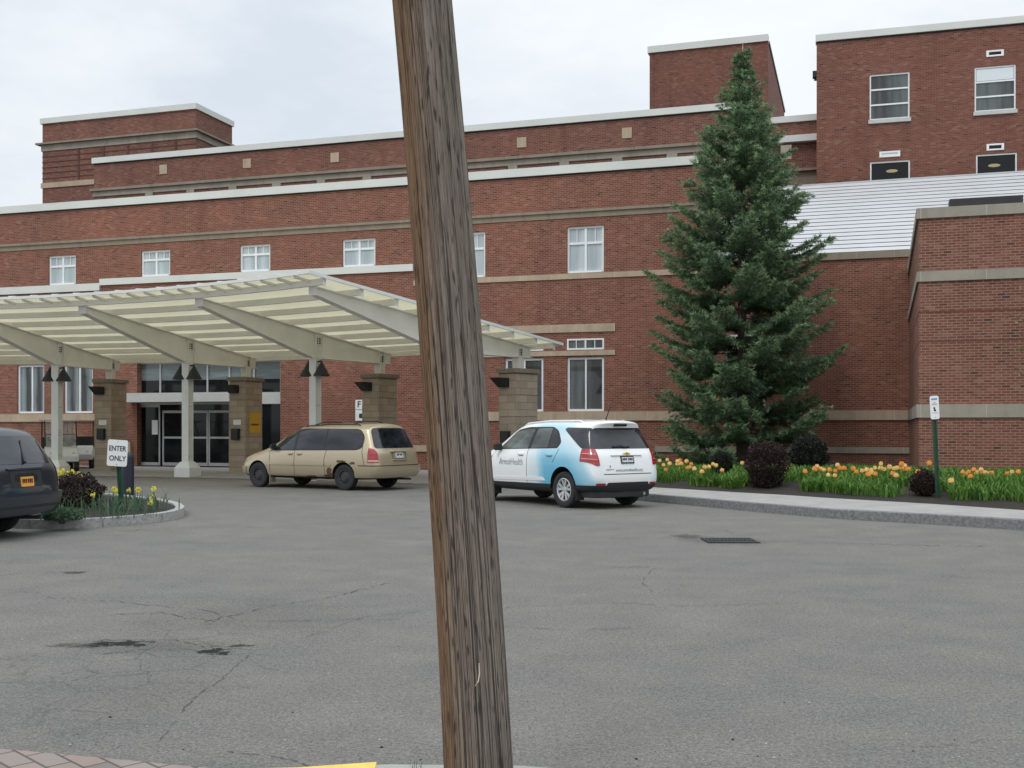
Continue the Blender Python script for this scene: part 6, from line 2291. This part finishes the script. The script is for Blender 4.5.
# rust on the rear quarter behind the near wheel
r = random.Random(3)
for cx_, cz_, rx_, rz_, sg in ((1.18, 0.745, 0.17, 0.035, 1), (0.80, 0.70, 0.09, 0.035, 1), (1.58, 0.46, 0.10, 0.11, 1), (1.62, 0.36, 0.16, 0.05, 1), (2.2, 0.345, 0.2, 0.02, 1)):
    p = []
    for k in range(22):
        a = 2 * PI * k / 22
        s_ = r.uniform(0.6, 1.25)
        p.append((cx_ + rx_ * s_ * math.cos(a), cz_ + rz_ * s_ * math.sin(a)))
    c.decal(p, 'side', 0.5, 1.3, 0.0035, 'rust', 'rust_patch')
for x in (2.60, 2.92):
    c.side_box(x - 0.085, x + 0.085, 0.90, 0.945, 0.03, 'paint_gold', 'door_handle')
    c.side_box(x - 0.06, x + 0.05, 0.885, 0.90, 0.012, 'under', 'handle_recess', bevel=0)
c.mirror(3.55, 1.10, 'plastic_black')
c.decal(rounded([(-0.31, 0.79), (0.31, 0.79), (0.30, 1.02), (-0.30, 1.02)], 0.03), 'rear', -0.3, 0.5, 0.003, 'gold_shade', 'plate_recess')
lp, xf = c.rear_slab(-0.24, 0.24, 0.83, 0.985, 0.003, 'paint_gold', 'plate_panel', None)
pl_, _ = c.rear_slab(-0.155, 0.155, 0.835, 0.975, 0.012, 'plate', 'number_plate', None)
c.rear_slab(-0.33, 0.33, 0.99, 1.03, 0.06, 'paint_gold', 'tailgate_handle', None, bevel=0.01)
c.rear_slab(-0.30, 0.30, 0.775, 0.80, 0.035, 'paint_gold', 'plate_ledge', None, bevel=0.005)
mb = MB()
for y in (-0.09, -0.04, 0.03, 0.08):
    mb.box(xf(0.9) - 0.016, xf(0.9) - 0.011, y - 0.014, y + 0.014, 0.875, 0.935, 'navy')
c.mbput(mb, 'plate_print')
for sg in (1, -1):                                   # roof rails
    mb = MB()
    mb.tube([(0.75, sg * 0.66, c.sz(0.75, 0.66) - 0.01), (0.85, sg * 0.66, c.sz(0.85, 0.66) + 0.035), (1.8, sg * 0.66, c.sz(1.8, 0.66) + 0.035), (2.55, sg * 0.65, c.sz(2.55, 0.65) + 0.03), (2.65, sg * 0.65, c.sz(2.65, 0.65) - 0.01)], 0.016, 'plastic_black', 8)
    c.mbput(mb, 'roof_rail')
mb = MB()
for x in (1.0, 2.3):
    z = c.sz(x, 0.0) + 0.03
    mb.tube([(x, -0.66, c.sz(x, 0.66) + 0.04), (x, -0.3, z + 0.012), (x, 0.3, z + 0.012), (x, 0.66, c.sz(x, 0.66) + 0.04)], 0.014, 'plastic_black', 8)
c.mbput(mb, 'roof_crossbars')
for ax in AX:
    for sg in (1, -1):
        c.wheel(ax, sg, 0.335, 0.21, 0.835, 'steel', 0.20)
for sg in (1, -1):
    mb = MB()
    mb.box(3.68, 3.70, *sorted((sg * 0.72, sg * 0.93)), 0.14, 0.40, 'paint_gold')
    c.mbput(mb, 'mudflap')
mb = MB()
mb.tube([(0.5, -0.45, 0.27), (0.02, -0.47, 0.27)], 0.028, 'steel_rim', 10)
c.mbput(mb, 'exhaust_pipe')

# ---- white SUV with the blue wrap
RL = (1.10, 22.1)
hd = Vector((-0.579, 0.815)).normalized()
pos = (RL[0] + hd.y * 0.80, RL[1] - hd.x * 0.80)
suv = c = Car('suv', 'white SUV with sky blue wrap fading over its rear quarter, parked at the kerb', 'SUV', SUV, 4.77, 1.845, 1.69, 0.25, 'paint_wrap', pos, hd)
c.place(0.97)
AX = (0.97, 3.83)
c.body(AX, 0.415, 0.375)
for sg in (1, -1):
    lo, hi = sorted((sg * 0.45, sg * 1.3))
    band_ = rounded([(1.20, 1.135), (3.36, 1.085), (3.24, 1.17), (2.80, 1.485), (2.40, 1.545), (1.52, 1.55), (1.30, 1.47), (1.12, 1.25)], [0.05, 0.02, 0.05, 0.1, 0.1, 0.08, 0.08, 0.05])
    c.decal(band_, 'side', lo, hi, 0.003, 'plastic_black', 'window_surround')
    c.decal(rounded([(1.52, 1.15), (2.10, 1.125), (2.02, 1.525), (1.52, 1.525)], 0.04), 'side', lo, hi, 0.006, 'car_glass_light', 'rear_door_window')
    c.decal(rounded([(1.22, 1.16), (1.48, 1.155), (1.48, 1.52), (1.34, 1.46), (1.16, 1.26)], 0.04), 'side', lo, hi, 0.006, 'car_glass', 'rear_door_window')
    c.decal(rounded([(2.20, 1.12), (3.24, 1.10), (2.78, 1.455), (2.12, 1.52)], 0.04), 'side', lo, hi, 0.006, 'car_glass_light', 'front_door_window')
    c.decal(rounded([(0.10, 1.135), (0.46, 1.135), (1.12, 1.50), (1.06, 1.535), (0.40, 1.525)], [0.03, 0.08, 0.03, 0.03, 0.03]), 'side', lo, hi, 0.005, 'car_glass', 'quarter_window')
c.decal(rounded([(-0.735, 1.135), (0.735, 1.135), (0.60, 1.525), (-0.60, 1.525)], 0.04), 'rear', -0.3, 0.62, 0.006, 'car_glass', 'rear_window')
c.decal(rounded([(-0.66, 1.10), (0.66, 1.10), (0.52, 1.56), (-0.52, 1.56)], 0.08), 'rear', 2.6, 4.0, 0.005, 'car_glass', 'windscreen')
for sg in (1, -1):
    p = rounded([(sg * 0.69, 0.82), (sg * 0.78, 0.825), (sg * 0.86, 0.87), (sg * 1.1, 1.04), (sg * 1.1, 1.14), (sg * 0.71, 1.135)], 0.03)
    tl = c.decal(p, 'rear', -0.3, 0.44, 0.012, 'lamp_red', 'taillight')
    for z0 in (0.93, 1.03):
        c.decal([(sg * 0.735, z0), (sg * 0.95, z0 + 0.02), (sg * 0.95, z0 + 0.032), (sg * 0.735, z0 + 0.011)], 'rear', -0.3, 0.40, 0.015, 'lamp_clear', 'lens_bar', tl)
# dark lower cladding all round, cut by the wheels' arches
clad = [(0.0, 0.20), (4.9, 0.20), (4.9, 0.425), (0.0, 0.425)]
me = boolean(inflate(c.base, 0.010), prism_mesh([(-0.2, 0.20), (4.9, 0.20), (4.9, 0.415), (-0.2, 0.455)], 'side', -1.3, 1.3), 'INTERSECT')
for ax in AX:
    for sg in (-1, 1):
        poly = [(ax + 0.415 * math.cos(2 * PI * k / 40), 0.375 + 0.415 * math.sin(2 * PI * k / 40)) for k in range(40)]
        me = boolean(me, prism_mesh(poly, 'side', *sorted((sg * (c.W / 2 - 0.36), sg * 1.4))), 'DIFFERENCE')
c.put(me, 'lower_cladding', 'plastic_black')
mb = MB()
mb.prism([(0.58, -0.78), (0.58, 0.78), (0.24, 0.76), (0.12, 0.60), (0.07, 0.0), (0.12, -0.60), (0.24, -0.76)][::-1], 0.215, 0.36, 'plastic_black')
c.mbput(mb, 'rear_valance', None, 0.02)
c.decal(rounded([(-0.56, 0.44), (0.56, 0.44), (0.52, 0.505), (-0.52, 0.505)], 0.03), 'rear', -0.3, 0.4, 0.008, 'plastic_black', 'bumper_insert')
for sg in (1, -1):
    c.decal([(sg * 0.58, 0.455), (sg * 0.78, 0.455), (sg * 0.78, 0.495), (sg * 0.58, 0.495)], 'rear', -0.3, 0.4, 0.013, 'lamp_red', 'reflector')
join_decals(c, [(rounded([(-0.62, 0.655), (0.62, 0.655), (0.62, 0.668), (-0.62, 0.668)], 0.004), 'rear', -0.3, 0.4)], 0.004, 'dark_gap', 'tailgate_seam')
seams(c, [[(2.18, 0.44), (2.18, 1.08), (2.15, 1.12)], [(1.30, 0.86), (1.20, 1.0), (1.14, 1.13)], [(3.48, 0.46), (3.52, 0.9), (3.40, 1.08)]], wd=0.009)
for sg in (1, -1):
    lo, hi = sorted((sg * 0.6, sg * 1.3))
    c.decal(rounded([(1.55, 0.50), (3.42, 0.47), (3.42, 0.53), (1.62, 0.57)], 0.02), 'side', lo, hi, 0.010, 'paint_white', 'door_crease')
for x in (1.42, 2.40):
    c.side_box(x - 0.10, x + 0.10, 0.985, 1.02, 0.035, 'paint_white' if x > 2 else 'paint_wrap', 'door_handle')
    c.side_box(x - 0.06, x + 0.05, 0.962, 0.985, 0.006, 'grey_print', 'handle_recess', bevel=0)
c.mirror(3.22, 1.13, 'plastic_black', 0.2, 0.16)
# tailgate furniture
c.rear_slab(-0.40, 0.40, 1.005, 1.022, 0.022, 'chrome', 'tailgate_bar', None, bevel=0.004)
c.rear_slab(-0.17, 0.17, 0.855, 1.0, 0.012, 'plastic_black', 'plate_frame', None)
_, xf = c.rear_slab(-0.145, 0.145, 0.88, 0.975, 0.016, 'plate', 'number_plate', None)
mb = MB()
for y in (-0.11, -0.07, -0.03, 0.04, 0.08, 0.12):
    mb.box(xf(0.93) - 0.020, xf(0.93) - 0.0155, y - 0.014, y + 0.014, 0.90, 0.955, 'navy')
c.mbput(mb, 'plate_print')
mb = MB()                                            # small gold cross-shaped badge
zz = 1.035
x = c.sxr(0, zz)
for y0, y1, z0, z1 in ((-0.085, 0.085, -0.014, 0.016), (-0.035, 0.035, -0.030, 0.032)):
    mb.box(x - 0.034, x - 0.0, y0, y1, zz + z0, zz + z1, 'gold_badge')
c.mbput(mb, 'badge', None, 0.004)
def rear_text(body, y, z, size, mat='grey_print', **kw):
    x = c.sxr(y, z)
    sl = (c.sxr(y, z + 0.05) - c.sxr(y, z - 0.05)) / 0.1
    text('lettering', body, size, mat, c.t, (x - 0.008 - c.L / 2, y, z), (R(90), math.atan(-sl) * 0, R(-90)), **kw)
rear_text('www.arnothealth.org', -0.02, 0.735, 0.082, 'grey_print', bold=0.001)
mb = MB()
x = c.sxr(0.47, 0.75)
mb.box(x - 0.008, x, 0.36, 0.56, 0.742, 0.756, 'grey_print')
mb.box(x - 0.004, x + 0.004, 0.445, 0.465, 0.78, 0.83, 'grey_print')
c.mbput(mb, 'model_badge')
y = c.sy(2.92, 0.86)
text('lettering', 'ArnotHealth', 0.19, 'grey_print', c.t, (2.74 - c.L / 2, y + 0.009, 0.84), (R(90), 0, R(180)), xs=0.9, bold=0.0)
# wiper and rear lamp bar
mb = MB()
p = [(c.sxr(-0.02, 1.16) - 0.03, -0.02, 1.16), (c.sxr(0.10, 1.20) - 0.03, 0.12, 1.195), (c.sxr(0.25, 1.19) - 0.025, 0.27, 1.185)]
mb.tube(p, [0.022, 0.016, 0.012], 'plastic_black', 6)
mb.tube([(c.sxr(-0.12, 1.165) - 0.02, -0.14, 1.17), (c.sxr(0.25, 1.17) - 0.02, 0.29, 1.175)], 0.018, 'plastic_black', 6)
c.mbput(mb, 'rear_wiper')
x = c.sxr(0, 1.60)
mb = MB()
mb.box(x - 0.012, x + 0.08, -0.16, 0.16, 1.555, 1.60, 'under')
c.mbput(mb, 'brake_lamp', None, 0.008)
for sg in (1, -1):
    mb = MB()
    ys = 0.58
    mb.tube([(0.70, sg * ys, c.sz(0.70, ys) - 0.01), (0.82, sg * ys, c.sz(0.82, ys) + 0.032), (1.8, sg * ys, c.sz(1.8, ys) + 0.032), (2.55, sg * ys, c.sz(2.55, ys) + 0.03), (2.68, sg * ys, c.sz(2.68, ys) - 0.01)], 0.017, 'paint_white', 8)
    c.mbput(mb, 'roof_rail')
mb = MB()
z = c.sz(0.70, 0.0)
mb.tube([(0.70, 0.0, z - 0.01), (0.69, 0.0, z + 0.03), (0.52, 0.0, z + 0.32)], [0.03, 0.012, 0.006], 'plastic_black', 8)
c.mbput(mb, 'antenna')
for ax in AX:
    for sg in (1, -1):
        c.wheel(ax, sg, 0.365, 0.225, 0.785, 'alloy', 0.235)
for ax in AX:
    for sg in (1, -1):
        mb = MB()
        mb.box(ax - 0.40, ax - 0.38, *sorted((sg * 0.68, sg * 0.88)), 0.16, 0.42, 'plastic_black')
        c.mbput(mb, 'mudflap')
mb = MB()
mb.tube([(0.6, -0.5, 0.28), (0.10, -0.5, 0.27)], 0.035, 'chrome', 10)
c.mbput(mb, 'exhaust_pipe')
common_front(c, 4.77, 0.74)

suv.t.scale.z = 1.05                     # the body sits higher than its first outline; wheels stay round
for ch in suv.t.children:
    if ch.name.startswith('wheel'):
        ch.scale.z = 1 / 1.05

# ---- dark minivan at the left
def stretch(rows): return rows
VD = [[(x, y, z) for x, y, z in row] for row in VAN]
VD[0] = [(.14,.70,.34),(.05,.80,.44),(.02,.84,.64),(.06,.84,.98),(.10,.82,1.06),(.34,.73,1.50),(.42,.66,1.64),(.42,0,1.71)]
lowz = lambda z: z if z < 1.05 else 1.05 + (z - 1.05) * 0.83
VD = [[(x, y, lowz(z)) for x, y, z in row] for row in VD]
hd = Vector((math.cos(R(180 - 11)), math.sin(R(180 - 11))))
RC = (-7.02, 15.95)
pos = (RC[0] + hd.x * 1.08, RC[1] + hd.y * 1.08)
c = Car('minivan', 'dark blue grey minivan with an amber number plate at the left edge of the view', 'minivan', VD, 5.05, 1.97, 1.63, 0.24, 'paint_dark', pos, hd)
c.place(1.08)
AX = (1.08, 4.11)
c.body(AX, 0.385, 0.345)
for sg in (1, -1):
    lo, hi = sorted((sg * 0.45, sg * 1.3))
    c.decal([(x, lowz(z)) for x, z in side], 'side', lo, hi, 0.003, 'plastic_black', 'window_surround')
    for p, nm in (([(0.62, 1.115), (1.72, 1.10), (1.72, 1.54), (0.66, 1.52), (0.50, 1.36), (0.52, 1.18)], 'rear_side_window'), ([(1.76, 1.10), (2.74, 1.09), (2.74, 1.535), (1.76, 1.54)], 'sliding_door_window'), ([(2.82, 1.085), (3.54, 1.075), (3.06, 1.49), (2.82, 1.525)], 'front_side_window')):
        c.decal(rounded([(x, lowz(z)) for x, z in p], 0.05), 'side', lo, hi, 0.006, 'car_glass', nm)
    p = rounded([(sg * 0.80, 0.74), (sg * 1.05, 0.74), (sg * 1.05, 1.16), (sg * 0.83, 1.16)], 0.03)
    c.decal(p, 'rear', -0.3, 0.26, 0.008, 'lamp_dark', 'taillight')
c.decal(rounded([(-0.74, 1.08), (0.74, 1.08), (0.66, 1.485), (-0.66, 1.485)], [0.08, 0.08, 0.12, 0.12]), 'rear', -0.3, 0.9, 0.005, 'car_glass', 'rear_window')
c.decal(rounded([(-0.66, 1.10), (0.66, 1.10), (0.56, 1.50), (-0.56, 1.50)], 0.08), 'rear', 2.7, 4.3, 0.005, 'car_glass', 'windscreen')
c.decal([(-1.2, 0.34), (1.2, 0.34), (1.2, 0.655), (-1.2, 0.655)], 'rear', -0.4, 0.66, 0.045, 'paint_dark', 'rear_bumper', None, 50)
c.decal([(-1.2, 0.44), (1.2, 0.44), (1.2, 0.475), (-1.2, 0.475)], 'rear', -0.4, 0.62, 0.055, 'plastic_black', 'bumper_strip', None, 50)
c.rear_slab(-0.36, 0.36, 0.745, 0.985, -0.004, 'plastic_black', 'plate_recess', None, sink=0.05)
_, xf = c.rear_slab(-0.145, 0.145, 0.755, 0.895, 0.012, 'plate_gold', 'number_plate', None)
mb = MB()
for y in (-0.10, -0.06, -0.02, 0.03, 0.07, 0.11):
    mb.box(xf(0.83) - 0.016, xf(0.83) - 0.011, y - 0.013, y + 0.013, 0.80, 0.865, 'navy')
c.mbput(mb, 'plate_print')
c.rear_slab(-0.40, 0.40, 1.0, 1.03, 0.02, 'paint_dark', 'tailgate_handle', None, bevel=0.006)
mb = MB()
mb.tube([(c.sxr(0, 1.10) - 0.03, -0.04, 1.10), (c.sxr(0, 1.30) - 0.02, -0.15, 1.28), (c.sxr(0, 1.42) - 0.015, -0.23, 1.42)], [0.022, 0.011, 0.008], 'plastic_black', 6)
c.mbput(mb, 'rear_wiper')
common_front(c, 5.05, 0.70)
seams(c, [[(2.78, 0.36), (2.78, 1.07)], [(1.72, 0.36), (1.74, 0.8), (1.66, 1.08)], [(3.66, 0.40), (3.70, 1.03)]])
c.side_box(2.52, 2.69, 0.90, 0.945, 0.03, 'paint_dark', 'door_handle')
c.side_box(2.84, 3.01, 0.90, 0.945, 0.03, 'paint_dark', 'door_handle')
c.mirror(3.55, 1.10, 'paint_dark')
for sg in (1, -1):
    mb = MB()
    mb.tube([(0.75, sg * 0.66, c.sz(0.75, 0.66) - 0.01), (0.85, sg * 0.66, c.sz(0.85, 0.66) + 0.035), (1.8, sg * 0.66, c.sz(1.8, 0.66) + 0.035), (2.55, sg * 0.65, c.sz(2.55, 0.65) + 0.03), (2.65, sg * 0.65, c.sz(2.65, 0.65) - 0.01)], 0.016, 'plastic_black', 8)
    c.mbput(mb, 'roof_rail')
for ax in AX:
    for sg in (1, -1):
        c.wheel(ax, sg, 0.335, 0.21, 0.845, 'steel', 0.20)
mb = MB()
mb.tube([(0.6, -0.4, 0.27), (0.06, -0.42, 0.27)], 0.03, 'steel_rim', 10)
c.mbput(mb, 'exhaust_pipe')

# ---- golf carts
def golf_cart(label, pos, head, roof, shield):
    t = thing('golf_cart', label, 'golf cart', (pos[0], pos[1], 0.03), head, 'golf carts parked beside the entrance')
    mb = MB()                                        # x forward
    def hull(prof, hw, m):
        n = len(prof)
        vs = [(x, y, z) for y in (-hw, hw) for x, z in prof]
        mb.add(vs, [tuple(range(n)), tuple(range(2 * n - 1, n - 1, -1))] + [(k, n + k, n + (k + 1) % n, (k + 1) % n) for k in range(n)], m)
    hull([(1.15, 0.35), (1.20, 0.55), (1.02, 0.84), (0.72, 0.90), (0.62, 0.55), (0.58, 0.32)], 0.56, 'steel_white')
    hull([(-1.15, 0.35), (0.05, 0.32), (0.05, 0.62), (-0.25, 0.68), (-1.12, 0.70)], 0.58, 'steel_white')
    hull([(0.045, 0.30), (0.63, 0.30), (0.63, 0.36), (0.045, 0.36)], 0.54, 'plastic_black')
    b = mb.build('body', t, bevel=0.03)
    mb = MB()
    mb.box(-0.42, 0.05, -0.52, 0.52, 0.69, 0.80, 'steel_white')
    mb.add([(-0.42, y, z) if k == 0 else (-0.56, y, z) for k in (0, 1) for y in (-0.52, 0.52) for z in ((0.80, 1.22) if k == 0 else (0.80, 1.24))], [(0, 2, 3, 1), (4, 5, 7, 6), (0, 1, 5, 4), (2, 6, 7, 3), (1, 3, 7, 5)], 'plastic_black')
    mb.build('seat', t, bevel=0.02)
    mb = MB()
    for y in (-0.53, 0.53):
        mb.tube([(0.72, y, 0.85), (0.46, y, 1.82)], 0.022, 'black', 8)
        mb.tube([(-0.72, y, 0.66), (-0.62, y, 1.82)], 0.022, 'black', 8)
    mb.build('posts', t)
    mb = MB()
    mb.box(-0.92, 0.72, -0.62, 0.62, 1.83, 1.88, roof)
    mb.build('roof', t, bevel=0.02)
    if shield:
        mb = MB()
        mb.add([(0.74, -0.51, 0.90), (0.74, 0.51, 0.90), (0.48, 0.51, 1.80), (0.48, -0.51, 1.80)], [(0, 1, 2, 3)], 'clear')
        w_ = mb.build('windscreen', t)
        mb = MB()
        mb.tube([(0.615, -0.53, 1.34), (0.615, 0.53, 1.34)], 0.012, 'black', 6)
        mb.build('crossbar', w_)
    mb = MB()
    mb.tube([(0.62, 0.24, 0.80), (0.40, 0.24, 1.02)], 0.018, 'black', 8)
    ring = [(0.40 + 0.12 * math.cos(a) * 0.7, 0.24 + 0.17 * math.sin(a), 1.02 + 0.12 * math.cos(a) * 0.7) for a in np.linspace(0, 2 * PI, 15)]
    mb.tube(ring, 0.014, 'black', 6, cap=False)
    mb.build('steering_wheel', t)
    for x in (0.86, -0.78):
        for y in (-0.5, 0.5):
            mb = MB()
            mb.lathe([(0.0, -0.09), (0.14, -0.09), (0.215, -0.08), (0.225, -0.05), (0.225, 0.05), (0.215, 0.08), (0.14, 0.09), (0.0, 0.09)], 'rubber', 24, (x, y, 0.225), 'y')
            wh = mb.build('wheel', t)
            mb = MB()
            s_ = 1 if y > 0 else -1
            mb.lathe([(0.13, -s_ * 0.085), (0.12, -s_ * 0.098), (0.0, -s_ * 0.096)], 'grey_panel', 20, (x, y, 0.225), 'y')
            mb.build('rim', wh)
    for y in (-0.38, 0.38):
        mb = MB()
        mb.lathe([(0.0, 0.02), (0.06, 0.01), (0.07, -0.02), (0.0, -0.03)], 'lamp_clear', 14, (1.13, y, 0.62), 'x')
        mb.build('headlight', t)
    return t
x, y = (59 - CX) / F * 40.6, 40.6
golf_cart('white golf cart with a clear windscreen behind the leftmost white column', (x, y), R(-62), 'steel_white', True)
x, y = (80 - CX) / F * 43.3, 43.3
golf_cart('white golf cart with a tan roof squeezed beside the stone pier', (x, y), R(-74), 'stone', False)
